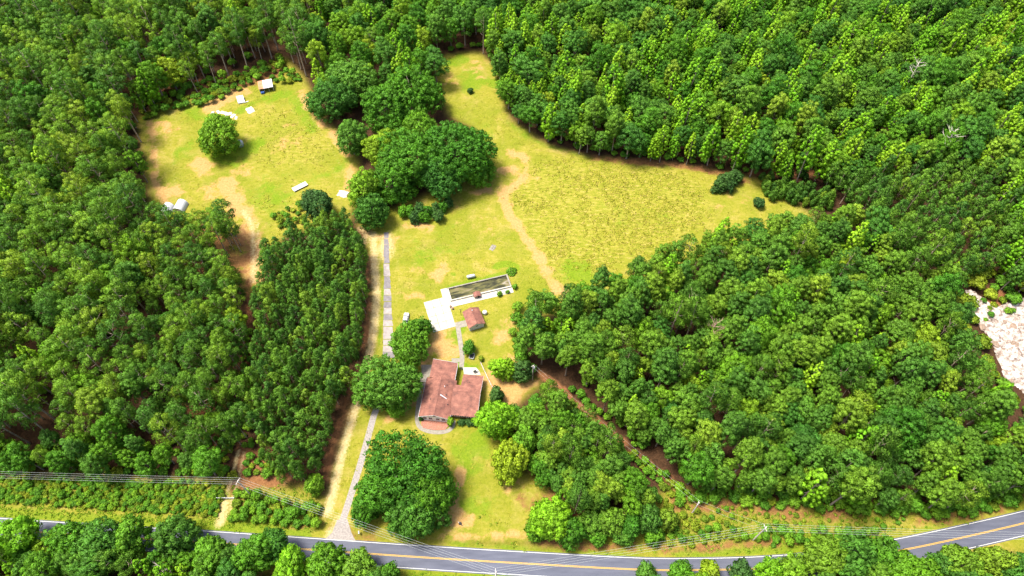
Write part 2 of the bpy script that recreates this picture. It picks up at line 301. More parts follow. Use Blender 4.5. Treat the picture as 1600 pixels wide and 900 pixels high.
def ground_material():
    m = bpy.data.materials.new('meadow_and_earth'); nt, n, l = nodes_of(m); b = n['Principled BSDF']
    b.inputs['Roughness'].default_value = .95; b.inputs['Specular IOR Level'].default_value = .1
    geo = n.new('ShaderNodeNewGeometry')
    def tex(scale, detail=6, rough=.65, warp=0):
        t = n.new('ShaderNodeTexNoise'); t.inputs['Scale'].default_value = scale; t.inputs['Detail'].default_value = detail; t.inputs['Roughness'].default_value = rough
        t.inputs['Distortion'].default_value = warp; l.new(geo.outputs['Position'], t.inputs[0]); return t.outputs[0]
    def attr(name):
        a = n.new('ShaderNodeAttribute'); a.attribute_name = name; s = n.new('ShaderNodeSeparateColor'); l.new(a.outputs['Color'], s.inputs[0]); return s.outputs
    def math_(op, a, c, clamp=False):
        q = n.new('ShaderNodeMath'); q.operation = op; q.use_clamp = clamp
        for i, x in enumerate((a, c)):
            if isinstance(x, (int, float)): q.inputs[i].default_value = x
            else: l.new(x, q.inputs[i])
        return q.outputs[0]
    def edge(mask, nz, w=.5):        # the mask's soft rim broken up by noise
        s = math_('ADD', mask, math_('MULTIPLY', math_('SUBTRACT', nz, .5), 1.3))
        r = n.new('ShaderNodeMapRange'); r.interpolation_type = 'SMOOTHSTEP'; r.inputs['From Min'].default_value = .5 - w/2; r.inputs['From Max'].default_value = .5 + w/2
        l.new(s, r.inputs[0]); return math_('MULTIPLY', r.outputs[0], math_('MULTIPLY', mask, 3, True), True)
    def mix(f, a, c):
        q = n.new('ShaderNodeMix'); q.data_type = 'RGBA'; l.new(f, q.inputs[0])
        for i, x in ((6, a), (7, c)):
            if isinstance(x, tuple): q.inputs[i].default_value = (*x, 1)
            else: l.new(x, q.inputs[i])
        return q.outputs[2]
    big, mid, fine, tiny = tex(.06, 5, .6, .6), tex(.32, 6, .7, .4), tex(1.3, 6, .75), tex(5, 4, .8)
    mp = n.new('ShaderNodeMapping'); mp.inputs['Scale'].default_value = (.4, 1.1, 1); mp.inputs['Rotation'].default_value = (0, 0, R(14)); l.new(geo.outputs['Position'], mp.inputs[0])
    ts = n.new('ShaderNodeTexNoise'); ts.inputs['Scale'].default_value = 1.0; ts.inputs['Detail'].default_value = 6; ts.inputs['Roughness'].default_value = .7; l.new(mp.outputs[0], ts.inputs[0]); streak = ts.outputs[0]
    def rmp(src, stops): r = ramp(n, stops); l.new(src, r.inputs[0]); return r.outputs[0]
    A, Bm = attr('cover'), attr('cover_more')
    g = rmp(mid, [(.32, (.165,.185,.016)), (.45, (.25,.245,.03)), (.57, (.325,.29,.055)), (.7, (.44,.345,.14))])
    g2 = rmp(fine, [(.3, (.14,.165,.013)), (.5, (.275,.255,.03)), (.7, (.43,.34,.13))])
    sel = n.new('ShaderNodeMix'); sel.data_type = 'RGBA'; sel.inputs[0].default_value = .45; l.new(g, sel.inputs[6]); l.new(g2, sel.inputs[7]); col = sel.outputs[2]
    sk = n.new('ShaderNodeMix'); sk.data_type = 'RGBA'; sk.inputs[0].default_value = .3; l.new(col, sk.inputs[6]); l.new(rmp(streak, [(.35, (.145,.19,.016)), (.5, (.28,.265,.03)), (.65, (.45,.36,.14))]), sk.inputs[7]); col = sk.outputs[2]
    col = mix(math_('MULTIPLY', rmp(tex(.13, 7, .7, .8), [(.52, (0,0,0)), (.66, (1,1,1))]), .55), col, rmp(fine, [(.3, (.34,.24,.07)), (.7, (.52,.39,.19))]))
    col = mix(rmp(big, [(.42, (0,0,0)), (.62, (.7,.7,.7))]), col, rmp(fine, [(.3, (.11,.165,.01)), (.7, (.25,.265,.022))]))
    rg = rmp(streak, [(.3, (.13,.17,.016)), (.45, (.22,.235,.024)), (.55, (.33,.295,.055)), (.68, (.45,.345,.16))])
    col = mix(math_('MULTIPLY', A[2], .75), col, rg)
    col = mix(math_('MULTIPLY', edge(A[1], mid, .45), .8), col, rmp(fine, [(.3, (.09,.18,.008)), (.7, (.20,.30,.013))]))
    col = mix(math_('MULTIPLY', Bm[1], .8), col, rmp(fine, [(.3, (.10,.14,.015)), (.5, (.20,.22,.03)), (.72, (.38,.24,.10))]))
    col = mix(math_('MULTIPLY', edge(A[0], mid, .4), .85), col, rmp(fine, [(.25, (.40,.185,.08)), (.5, (.50,.285,.14)), (.75, (.58,.40,.23))]))
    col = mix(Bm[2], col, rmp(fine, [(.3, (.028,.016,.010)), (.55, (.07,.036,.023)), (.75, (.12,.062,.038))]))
    col = mix(math_('MULTIPLY', edge(Bm[0], mid, .45), .88), col, rmp(fine, [(.3, (.15,.062,.034)), (.55, (.27,.12,.065)), (.78, (.40,.21,.12))]))
    at = n.new('ShaderNodeAttribute'); at.attribute_name = 'ruts'
    col = mix(math_('MULTIPLY', edge(at.outputs['Fac'], fine, .8), .9), col, rmp(fine, [(.25, (.42,.29,.15)), (.5, (.54,.41,.25)), (.75, (.64,.55,.41))]))
    v = n.new('ShaderNodeMix'); v.data_type = 'RGBA'; v.blend_type = 'MULTIPLY'; v.inputs[0].default_value = .8
    l.new(col, v.inputs[6]); l.new(rmp(tiny, [(.3, (.46,.47,.30)), (.7, (.82,.80,.58))]), v.inputs[7]); l.new(v.outputs[2], b.inputs['Base Color'])
    bp = n.new('ShaderNodeBump'); bp.inputs['Strength'].default_value = .6; bp.inputs['Distance'].default_value = .35; l.new(fine, bp.inputs['Height']); l.new(bp.outputs[0], b.inputs['Normal'])
    return m
allf = np.vstack([gf, np.array(of)])
gme = np_mesh('ground', gv, allf, [ground_material()])
pad = lambda a, v=0.: np.concatenate([a.ravel(), np.full(4, v)])
vattr(gme, 'cover', np.stack([pad(dirt), pad(lush_and_shade), pad(rough)], 1))
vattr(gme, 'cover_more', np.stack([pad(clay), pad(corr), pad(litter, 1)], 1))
vattr(gme, 'ruts', np.stack([pad(np.clip(ruts, 0, 1))]*3, 1))
link(tag(bpy.data.objects.new('ground', gme), kind='structure'))

# ------------------------------------------------------------------ the road
def ribbon(path, o0, o1, z):
    v = []; n = len(path)
    for i, p in enumerate(path):
        d = path[min(i+1, n-1)] - path[max(i-1, 0)]; d /= np.hypot(*d); nn = np.array([-d[1], d[0]])
        for o in (o0, o1): q = p + nn * o; v.append((q[0], q[1], z))
    return MB().add(v, [(2*i, 2*i+2, 2*i+3, 2*i+1) for i in range(n-1)])
def asphalt():
    m = mat('asphalt', (.055,.06,.085), (.09,.096,.128), .5, .75, .05, detail=9, stretch=(.25, 1.4, 1)); return m
M['asphalt'] = asphalt()
M['edge_line'] = mat('white_road_paint', (.40,.40,.39), (.60,.60,.58), 3, .6)
M['centre_line'] = mat('yellow_road_paint', (.44,.25,.02), (.58,.35,.035), 3, .6)
ro = MB()
v = []
for i, p in enumerate(ROAD):
    d = ROAD[min(i+1, len(ROAD)-1)] - ROAD[max(i-1, 0)]; d /= np.hypot(*d); nn = np.array([-d[1], d[0]])
    for o, z in ((-3.35, -.02), (-3.2, .012), (0, .03), (3.2, .012), (3.35, -.02)): q = p + nn*o; v.append((q[0], q[1], z))
ro.add(v, [(5*i+j+1, 5*i+j, 5*i+5+j, 5*i+6+j) for i in range(len(ROAD)-1) for j in range(4)])
road = tag(ro.build('road', M['asphalt']), kind='structure')
for o in (-2.98, 2.86): ribbon(ROAD, o, o + .13, .022).build('edge_line', M['edge_line'], road)
for o in (-.19, .07): ribbon(ROAD, o, o + .12, .035).build('centre_line', M['centre_line'], road)

# ------------------------------------------------------------------ paving: drive of slabs, forecourt, walks
def local(o, x, y):
    a = o.rotation_euler.z; return (o.location.x + x*math.cos(a) - y*math.sin(a), o.location.y + x*math.sin(a) + y*math.cos(a))
rnd = random.Random(5)
dr = empty('driveway', W(605, 450)); tag(dr, kind='structure')
cl = [(603,363,1.5),(603.5,380,1.7),(604,400,1.9),(604.5,425,2.1),(605,450,2.3),(605.5,475,2.6),(606,500,2.9),(606.5,520,3.2),(607,540,3.5),(607,560,3.7)]
ys = np.linspace(363, 560, 21)
M['slab_a'] = mat('grey_slab_dark', (.11,.10,.107), (.20,.18,.18), .8, .9, .15, detail=8)
M['slab_b'] = mat('grey_slab_light', (.19,.165,.158), (.31,.275,.255), .8, .9, .15, detail=8)
def wid(v): return np.interp(v, [c[1] for c in cl], [c[2] for c in cl])
for i in range(20):
    (xa, ya, _), (xb, yb, _) = W(np.interp(ys[i], [c[1] for c in cl], [c[0] for c in cl]), ys[i]), W(np.interp(ys[i+1], [c[1] for c in cl], [c[0] for c in cl]), ys[i+1])
    wa, wb = wid(ys[i])/2, wid(ys[i+1])/2; g = .1 + .12*rnd.random(); j = [rnd.uniform(-.18,.18) for _ in range(4)]
    X, Y = dr.location.x, dr.location.y
    poly = [(xb-wb+j[0]-X, yb+g-Y), (xb+wb+j[1]-X, yb+g+rnd.uniform(-.2,.2)-Y), (xa+wa+j[2]-X, ya-Y), (xa-wa+j[3]-X, ya+rnd.uniform(-.15,.15)-Y)]
    MB().prism(poly, -.05, .03 + .02*rnd.random()).build('slab', M['slab_a'] if i in (0,1,2,4,7,8,11) or rnd.random() < .4 else M['slab_b'], dr)

M['gravel'] = mat('grey_gravel', (.15,.135,.125), (.30,.27,.25), 2.2, .95, .3, detail=9)
GRAVEL = [(604,600),(592,630),(584,650),(577,676),(567,712),(555,752),(543,790),(534,818),(527,840)]
fc = tag(empty('forecourt', W(687, 490)), kind='structure')
def paver(name, pxs, mt, z=.06, parent=None, kind='structure'):
    c = parent.location if parent else Vector((0,0,0))
    mb = MB().prism([(W(*p)[0]-c[0], W(*p)[1]-c[1]) for p in pxs][::-1], -.05, z)
    o = mb.build(name, mt, parent)
    if not parent: tag(o, kind=kind)
    return o
A_, B_, C_, D_ = [np.array(p, float) for p in ((661.7,472.5),(698.5,463),(712,510),(677,520))]
for i in range(3):
    for j in range(4):
        q = lambda s, t: (A_*(1-s)+B_*s)*(1-t) + (D_*(1-s)+C_*s)*t
        s0, s1, t0, t1 = i/3+.006, (i+1)/3-.006, j/4+.004, (j+1)/4-.004
        paver('concrete_slab', [tuple(q(s0,t0)), tuple(q(s1,t0)), tuple(q(s1,t1)), tuple(q(s0,t1))], M['concrete'], .06 + .008*rnd.random(), fc)
def walk(name, px, w, mt, z=.05):
    path = smooth_path([W(*p) for p in px], 6); n = len(path); L = []; Rr = []
    for i, p in enumerate(path):
        d = path[min(i+1, n-1)] - path[max(i-1, 0)]; d /= np.hypot(*d); nn = np.array([-d[1], d[0]])*w/2; L.append(p+nn); Rr.append(p-nn)
    v = [(*p, z) for p in L] + [(*p, z) for p in Rr] + [(*p, -.05) for p in L] + [(*p, -.05) for p in Rr]
    f = [(i, n+i, n+i+1, i+1) for i in range(n-1)] + [(2*n+i, i, i+1, 2*n+i+1) for i in range(n-1)] + [(n+i, 3*n+i, 3*n+i+1, n+i+1) for i in range(n-1)] + [(0, 2*n, 3*n, n), (n-1, 2*n-1, 4*n-1, 3*n-1)]
    return tag(MB().add(v, f).build(name, mt), kind='structure')
walk('gravel_drive', GRAVEL, 1.9, M['gravel'], .02)
paver('drive_mouth', [(527,812),(543,812),(549,832),(556,846),(508,842),(519,832)], M['gravel'], .014)
walk('garden_walk', [(715,508),(717,520),(720,540),(722,556),(721,574)], 1.5, M['oldconc'])
paver('walk_landing', [(708,505),(728,500),(730,510),(713,513)], M['oldconc'], .045)
walk('house_walk', [(657.5,598),(655.5,617),(653,638),(651.5,654),(655,666),(665,672.5),(681,675.5),(697,674),(706,668),(709,657)], 1.25, M['oldconc'])
paver('patio', [(723.3,574),(744,574.4),(749,580),(751.5,586),(725,586)], M['concrete'], .07)
paver('side_apron', [(658,570),(676,570),(672,588),(667,590),(665,599),(656,599),(652,592),(655,584),(659,583)], M['oldconc'], .05)
paver('back_step', [(705.5,560),(719,560),(719,566),(706,566)], M['oldconc'], .10)

# ------------------------------------------------------------------ the old pool
pool = empty('swimming_pool', (-11.15, 135.45, 0), R(16.2))
tag(pool, 'long drained concrete pool with murky green water beside white walkway', 'pool')
def murk():
    m = bpy.data.materials.new('silt_and_algae'); nt, n, l = nodes_of(m); b = n['Principled BSDF']
    tc = n.new('ShaderNodeTexCoord'); a = n.new('ShaderNodeTexNoise'); a.inputs['Scale'].default_value = .28; a.inputs['Detail'].default_value = 7; a.inputs['Distortion'].default_value = 1.2
    mp = n.new('ShaderNodeMapping'); mp.inputs['Scale'].default_value = (.6, 1.8, 1); l.new(tc.outputs['Object'], mp.inputs[0]); l.new(mp.outputs[0], a.inputs[0])
    r = ramp(n, [(.34, (.022,.022,.016)), (.45, (.05,.05,.025)), (.54, (.10,.095,.035)), (.63, (.15,.125,.075)), (.74, (.26,.24,.20))]); l.new(a.outputs[0], r.inputs[0]); l.new(r.outputs[0], b.inputs['Base Color']); b.inputs['Roughness'].default_value = .9; b.inputs['Specular IOR Level'].default_value = .1
    return m
M['murk'] = murk()
MB().box(-10.2, 10.2, -2.35, 2.35, .02, .06).build('murky_water', M['murk'], pool)
MB().box(-10.7, 10.7, 2.35, 2.75, 0, .62).build('wall', M['oldconc'], pool)
MB().box(-10.7, 10.7, -2.75, -2.35, 0, .62).build('wall', M['concrete'], pool)
MB().box(-10.7, -10.2, -2.347, 2.347, 0, .617).build('wall', M['concrete'], pool)
MB().box(10.2, 10.7, -2.347, 2.347, 0, .617).build('wall', M['oldconc'], pool)
pw = tag(empty('pool_walkway', pool.location, R(16.2)), kind='structure')
for i in range(8): MB().box(-10.9+i*2.72, -10.9+(i+1)*2.72-.04, -5.0, -2.78, -.05, .07+.006*(i % 3)).build('concrete_slab', M['concrete'], pw)
for i in range(4): MB().box(-12.9, -10.73, -4.9+i*2.02, -4.9+(i+1)*2.02-.04, -.05, .075+.006*(i % 2)).build('concrete_slab', M['concrete'], pw)

# ------------------------------------------------------------------ houses
def roof_slab(pts, t=.16):
    p = [Vector(q) for q in pts]; nrm = (p[1]-p[0]).cross(p[2]-p[0]).normalized()
    if nrm.z < 0: p = p[::-1]; nrm = -nrm
    lo = [q - Vector((0,0,t)) for q in p]; n = len(p)
    return MB().add(p + lo, [tuple(range(n)), tuple(range(n, 2*n))[::-1]] + [(i, n+i, n+(i+1) % n, (i+1) % n) for i in range(n)])
def window(parent, x, y, z, w, h, axis='x', out=-1, trim='white'):
    """frame, pane, glazing bar on a wall face; axis: the direction the window runs along, out: side it faces"""
    o = .04*out
    def bx(a0, a1, d0, d1, z0, z1): return MB().box(x+a0, x+a1, y+min(d0,d1), y+max(d0,d1), z0, z1) if axis == 'x' else MB().box(x+min(d0,d1), x+max(d0,d1), y+a0, y+a1, z0, z1)
    f = MB(); t = .09
    for a in ((-w/2-t, w/2+t, z-t, z), (-w/2-t, w/2+t, z+h, z+h+t), (-w/2-t, -w/2, z, z+h), (w/2, w/2+t, z, z+h), (-.03, .03, z, z+h)):
        q = bx(a[0], a[1], 0, o*1.6, a[2], a[3]); f.add(q.v, q.f)
    fr = f.build('window', M[trim], parent)
    q = bx(-w/2, w/2, 0, o*.6, z, z+h); q.build('pane', M['glass'], fr)

hs = empty('house', (-22.0, 95.5, 0), R(-6.5))
tag(hs, 'sprawling single storey house with worn red shingle roofs and white gable', 'house')
# main wing and back section walls
MB().add([(-4.1,-9.1,0),(4.1,-9.1,0),(4.1,3.4,0),(-4.1,3.4,0),(-4.1,-9.1,2.75),(4.1,-9.1,2.75),(4.1,3.4,2.75),(-4.1,3.4,2.75),(0,-9.1,4.35),(0,3.4,4.35)],
         [(0,1,5,8,4),(1,2,6,5),(2,3,7,9,6),(3,0,4,7),(5,6,9,8),(4,8,9,7),(3,2,1,0)]).build('wall', M['siding'], hs)
MB().add([(-3.3,3.42,0),(3.6,3.42,0),(3.6,9.3,0),(-3.3,9.3,0),(-3.3,3.42,3.6),(3.6,3.42,2.75),(3.6,9.3,2.75),(-3.3,9.3,3.6)],
         [(3,2,1,0),(4,5,6,7),(0,1,5,4),(1,2,6,5),(2,3,7,6),(3,0,4,7)]).build('wall', M['brick'], hs)
rz_ = 4.75
r1 = roof_slab([(-4.75,-9.42,2.85),(0,-9.42,rz_),(0,3.6,rz_),(-4.75,3.6,2.85)]).build('roof', M['roof'], hs)
r2 = roof_slab([(0.002,-9.42,rz_),(4.75,-9.42,2.85),(4.75,3.6,2.85),(0.002,3.6,rz_)]).build('roof', M['roof'], hs)
r3 = roof_slab([(-3.7,3.4,3.93),(4.05,3.4,2.83),(4.05,9.75,2.83),(-3.7,9.75,3.93)]).build('roof', M['roof'], hs)
MB().bar((0,-9.44,rz_+.01),(0,3.62,rz_+.01),.34,.07).build('ridge_cap', M['roof'], r2)
for x0_, x1_, y_, z0_, z1_ in ((-4.75,0,-9.46,2.75,4.65),(0,4.75,-9.46,4.65,2.75)): MB().bar((x0_,y_,z0_),(x1_,y_,z1_),.05,.22).build('fascia', M['white'], hs)
MB().bar((-4.78,-9.75,2.74),(-4.78,3.6,2.74),.1,.14).build('gutter', M['white'], hs)
MB().bar((4.78,-9.75,2.74),(4.78,-7.9,2.74),.1,.14).build('gutter', M['white'], hs)
MB().bar((-3.7,9.79,3.85),(4.05,9.79,2.75),.07,.2).build('fascia', M['galv'], hs)
MB().bar((4.09,3.7,2.72),(4.09,9.75,2.72),.1,.14).build('gutter', M['white'], hs)
for x, y, s in ((-2.0,-4.0,.28),(2.4,-2.0,.28),(3.3,-4.9,.26),(2.1,1.2,.2)): MB().tube([(x,y,rz_-abs(x)*.4-.1),(x,y,rz_-abs(x)*.4+.35)], s*.5, 8).build('vent_pipe', M['dark'], r2 if x > 0 else r1)
MB().tube([(1.6,.4,4.0),(1.6,.4,4.75)], .12, 8).build('flue', M['galv'], r2)
MB().add([(.7,-2.6,4.46),(2.7,-3.3,3.66),(2.75,-3.05,3.66),(.75,-2.2,4.46),(.7,-2.6,4.50),(2.7,-3.3,3.70),(2.75,-3.05,3.70),(.75,-2.2,4.50)], [(0,3,2,1),(4,5,6,7),(0,1,5,4),(1,2,6,5),(2,3,7,6),(3,0,4,7)]).build('roof_patch', M['galv'], r2)
for x in (-3.0,-1.3,.9,2.6): window(hs, x, -9.1, 1.0, .9, 1.2, 'x', -1)
MB().box(-.45,.45,-9.16,-9.103,3.2,3.75).build('gable_vent', M['dark'], hs)
for y in (-7,-3.6,0.6): window(hs, -4.1, y, 1.0, 1.1, 1.2, 'y', -1)
d_ = MB().box(-4.16,-4.103,-1.9,-.9,.25,2.25).build('door', M['wood'], hs); MB().box(-4.22,-4.16,-1.05,-.98,1.15,1.22).build('handle', M['galv'], d_)
# entrance stoop on the drive side
st = MB().box(-6.2,-4.4,1.0,3.2,0,.35).build('stoop', M['oldconc'], hs)
for k in range(2): MB().box(-6.85+.3*k, -6.22+.0*k, 1.2, 3.0, 0, .12+.12*k).build('step', M['oldconc'], st)
for a, b in (((-6.1,1.1,.35),(-6.1,1.1,1.3)),((-6.1,3.1,.35),(-6.1,3.1,1.3)),((-6.1,1.1,1.3),(-4.5,1.1,1.3)),((-6.1,3.1,1.3),(-4.5,3.1,1.3))): MB().bar(a, b, .07).build('railing', M['white'], st)
# cross wing
MB().add([(4.115,-7.1,0),(12.1,-7.1,0),(12.1,5.6,0),(6.9,5.6,0),(6.9,-.6,0),(4.115,-.6,0),(4.115,-7.1,2.7),(12.1,-7.1,2.7),(12.1,5.6,2.7),(6.9,5.6,2.7),(6.9,-.6,2.7),(4.115,-.6,2.7),(12.1,-.7,4.5)],
         [(0,1,7,6),(1,2,8,12,7),(2,3,9,8),(3,4,10,9),(4,5,11,10),(5,0,6,11)]).build('wall', M['brick'], hs)
r4 = roof_slab([(4.76,-7.75,2.78),(12.65,-7.75,2.78),(12.65,-.7,4.72),(4.3,-.7,4.72),(4.3,-4.2,3.75)]).build('roof', M['roof'], hs)
r5 = roof_slab([(4.3,-.697,4.72),(12.65,-.697,4.72),(12.65,6.15,2.80),(6.35,6.15,2.80),(6.35,1.6,4.07),(4.77,1.6,4.07),(4.3,.4,4.41)]).build('roof', M['roof'], hs)
MB().bar((4.3,-.7,4.73),(12.67,-.7,4.73),.34,.07).build('ridge_cap', M['roof'], r4)
MB().bar((12.68,-7.75,2.68),(12.68,-.7,4.62),.05,.2).build('fascia', M['white'], hs); MB().bar((12.68,-.7,4.62),(12.68,6.15,2.70),.05,.2).build('fascia', M['white'], hs)
for k in range(11): MB().box(5.1+.7*k, 5.22+.7*k, -7.95, -7.12, 2.5, 2.62).build('rafter_tail', M['wood'], hs)
MB().tube([(8.8,3.0,3.5),(8.8,3.0,4.1)], .1, 8).build('vent_pipe', M['dark'], r5)
for x in (6.4,8.8,11.0): window(hs, x, -7.1, .9, 1.2, 1.3, 'x', -1)
for y in (-4.5,2.6): window(hs, 12.1, y, .9, 1.2, 1.3, 'y', 1)
d_ = MB().box(8.6,9.6,5.603,5.66,.05,2.1).build('door', M['white'], hs); MB().box(9.42,9.5,5.66,5.72,1.0,1.08).build('handle', M['dark'], d_)
# brick terrace in front of the white gable
MB().prism([(-4.0,-9.12),(4.0,-9.12),(4.2,-10.3),(3.4,-11.6),(0,-12.0),(-3.2,-11.7),(-4.1,-10.4)][::-1], 0, .18).build('terrace', M['brick'], hs)

def gable_hut(name, loc, rz, w, d, h, rise, label, cat, wallm, over=.35, roofm='roof'):
    o = tag(empty(name, loc, rz), label, cat); a, b = w/2, d/2
    MB().add([(-a,-b,0),(a,-b,0),(a,b,0),(-a,b,0),(-a,-b,h),(a,-b,h),(a,b,h),(-a,b,h),(0,-b,h+rise),(0,b,h+rise)], [(0,1,5,8,4),(1,2,6,5),(2,3,7,9,6),(3,0,4,7),(3,2,1,0)]).build('wall', M[wallm], o)
    k = rise/a; e = a+over; ze = h + .13 - over*k; zr = h + .13 + rise; bb = b+over
    r_ = roof_slab([(-e,-bb,ze),(0,-bb,zr),(0,bb,zr),(-e,bb,ze)], .12).build('roof', M[roofm], o)
    roof_slab([(.002,-bb,zr),(e,-bb,ze),(e,bb,ze),(.002,bb,zr)], .12).build('roof', M[roofm], o)
    MB().bar((0,-bb,zr+.01),(0,bb,zr+.01),.24,.05).build('ridge_cap', M[roofm], r_)
    return o
gh = gable_hut('garden_shed', (-12.55,121.9,0), R(20.2), 5.0, 6.1, 2.4, 1.15, 'white shed with red shingle gable roof below the pool', 'shed', 'white')
window(gh, .1, -3.05, 1.5, .8, .7, 'x', -1, 'white'); d_ = MB().box(-2.56,-2.503,-.5,.5,.05,2.05).build('door', M['white'], gh); MB().box(-2.62,-2.56,.32,.4,1,1.08).build('handle', M['dark'], d_)
MB().tube([(.2,2.0,3.4),(.2,2.0,3.95)], .16, 8).build('vent_pipe', M['galv'], gh)
ph = gable_hut('pump_house', (W(745.5,463)[0], W(745.5,463)[1], .07), R(16.2), 1.9, 1.5, 1.1, .45, 'tiny pink-roofed hut standing on the white pool walkway', 'hut', 'wood', .25)
d_ = MB().box(.1,.75,-.80,-.753,.02,.95).build('door', M['dark'], ph)

# the tin lean-to at the head of the left clearing
ls = empty('tin_shed', (W(417,139)[0], W(417,139)[1], 0), R(17)); tag(ls, 'open-fronted tin shed with rusty patched roof at clearing edge', 'shed')
M['rust'] = mat('rusty_tin', (.36,.13,.06), (.52,.24,.13), 1.2, .7); M['tin'] = mat('pale_tin', (.42,.36,.38), (.62,.56,.56), 1.5, .5)
for i, mt in enumerate(('rust','rust','tin','tin','tin','white')): roof_slab([(-3+i*1.0+.01,-2.3,2.2),(-3+(i+1)*1.0-.01,-2.3,2.2),(-3+(i+1)*1.0-.01,2.3,3.0),(-3+i*1.0+.01,2.3,3.0)], .05).build('roof_sheet', M[mt], ls)
MB().box(-2.9,2.9,1.95,2.05,0,2.75).build('back_wall', M['wood'], ls); MB().box(-2.9,-2.8,-2,1.94,0,2.1).build('side_wall', M['white'], ls); MB().box(2.8,2.9,-2,1.94,0,2.1).build('side_wall', M['wood'], ls)
for x in (-2.8,-.9,1,2.8): MB().box(x-.06,x+.06,-2.15,-2.03,0,2.15).build('post', M['white'], ls)
def at_local(o, x, y, z=0): p = local(o, x, y); return (p[0], p[1], z)
for i, x in enumerate((-2.2,-1.5)):
    b = empty('barrel', at_local(ls, x, -2.75)); tag(b, ('blue plastic barrel under the tin shed corner post', 'blue plastic barrel standing second from the shed corner post')[i], 'barrel', 'blue barrels at the tin shed')
    MB().tube([(0,0,0),(0,0,.12),(0,0,.5),(0,0,.9),(0,0,.98)], [.34,.4,.43,.4,.33], 12).build('drum', M['blue_plastic'], b, True); MB().tube([(0,0,.98),(0,0,1.03)], .3, 12).build('lid', M['blue_plastic'], b)

# long white panel lying in the weeds
lp = empty('white_panel', (W(469,293)[0], W(469,293)[1], 0), R(38)); tag(lp, 'long white flat panel lying on blocks in the weeds', 'panel')
MB().box(-2.9,2.9,-1.05,1.05,.5,.62).build('deck', M['white'], lp)
for x in (-2.2,0,2.2): MB().box(x-.2,x+.2,-.9,.9,0,.5).build('block', M['oldconc'], lp)
for y in (-1.07,1.07): MB().bar((-2.9,y,.56),(2.9,y,.56),.05,.18).build('edge_rail', M['galv'], lp)
# round white hut with a dark slit
wh = empty('round_hut', W(376,227)); tag(wh, 'small round white hut with dark doorway beside the lone tree', 'hut')
wh.rotation_euler.z = R(-12)
MB().tube([(0,0,0),(0,0,1.5),(0,0,2.0),(0,0,2.3),(0,0,2.42)], [1.35,1.35,1.15,.7,.15], 18).build('shell', M['white'], wh, True)
MB().box(-.24,.24,-1.46,-1.2,.05,1.75).build('doorway', M['dark'], wh); MB().tube([(0,0,2.4),(0,0,2.6)], .12, 8).build('vent', M['galv'], wh)
# two white hoop shelters
for i, (u, v, rz, lab) in enumerate(((262,330,-8,'white arched shelter at the clearing corner, nearer the pine wood'),(283,325,-8,'white arched shelter at the clearing corner, nearer the dirt track'))):
    h = empty('arched_shelter', W(u, v), R(rz)); tag(h, lab, 'shelter', 'white arched shelters behind the pines'); n = 12; h.scale = (.85,.85,.85)
    prof = [(2.35*math.cos(math.pi*k/n), .5+2.4*math.sin(math.pi*k/n)) for k in range(n+1)]; prof = [(2.35,0)] + prof + [(-2.35,0)]; m_ = len(prof)
    MB().add([(x,-2.8,z) for x, z in prof] + [(x,2.8,z) for x, z in prof], [(k, m_+k, m_+k+1, k+1) for k in range(m_-1)]).build('cover', M['white'], h, True)
    for y in (-2.74, 2.74): MB().add([(x*.99,y,z*.99) for x, z in prof], [tuple(range(m_))]).build('end_wall', M['white'], h)
    for y in (-2.7,-1.3,0,1.3,2.7): MB().tube([(x*.985,y,z*.985) for x, z in prof], .04, 5).build('hoop', M['galv'], h)
# overturned white cabinet body and scattered sheets
oc = empty('overturned_trailer', (W(377,158)[0], W(377,158)[1], 0), R(22)); tag(oc, 'tilted white trailer body with drawbar left beside the tin shed', 'trailer')
MB().add([(-1.4,-1.8,.1),(1.4,-1.8,.1),(1.4,1.8,.1),(-1.4,1.8,.1),(-1.4,-1.8,.7),(1.4,-1.8,.5),(1.4,1.8,1.5),(-1.4,1.8,1.7)], [(0,3,2,1),(4,5,6,7),(0,1,5,4),(1,2,6,5),(2,3,7,6),(3,0,4,7)]).build('body', M['white'], oc)
MB().bar((-.5,1.9,.6),(.2,3.6,.3),.4,.1).build('drawbar', M['galv'], oc); MB().bar((.9,-1.9,.3),(2.9,-1.3,.15),.35,.08).build('fallen_flap', M['white'], oc)
for x in (-1.5,1.5): MB().tube([(x-.1,0,.32),(x+.1,0,.32)], .32, 12).build('wheel', M['dark'], oc)
def crumpled(name, u, v, rx, ry, h, mt, label, cat, seed, group=None):
    r = np.random.default_rng(seed); n = 9; vv = []; ff = []
    for j in range(n):
        for i in range(n):
            x, y = (i/(n-1)*2-1), (j/(n-1)*2-1); e = max(abs(x), abs(y)); z = h*(1-e**2)*(.4+.9*r.random()) + .02
            vv.append((x*rx*(.85+.3*r.random()), y*ry*(.85+.3*r.random()), z if e < .99 else -.03))
    for j in range(n-1):
        for i in range(n-1): a = j*n+i; ff.append((a, a+1, a+n+1, a+n))
    o = MB().add(vv, ff).build(name, M[mt]); x, y, _ = W(u, v); o.location = (x, y, .0); o.rotation_euler.z = seed*.7
    return tag(o, label, cat, group)
crumpled('crumpled_tarp', 391, 172, 2.0, 1.5, .7, 'white', 'crumpled white tarp on grass below the tin shed', 'tarp', 3)
crumpled('blue_tarp', 390, 173, .9, .45, .95, 'blue_plastic', 'small blue tarp folded over the crumpled white tarp', 'tarp', 8)
crumpled('tarp_heap', 536, 303, 2.0, 1.5, .6, 'tin', 'pinkish white heap of sheeting beside the dark wood edge', 'heap', 4)
crumpled('rubble_heap', 770, 387, 1.4, .9, .35, 'oldconc', 'small pale rubble heap in the open mown field', 'heap', 6)
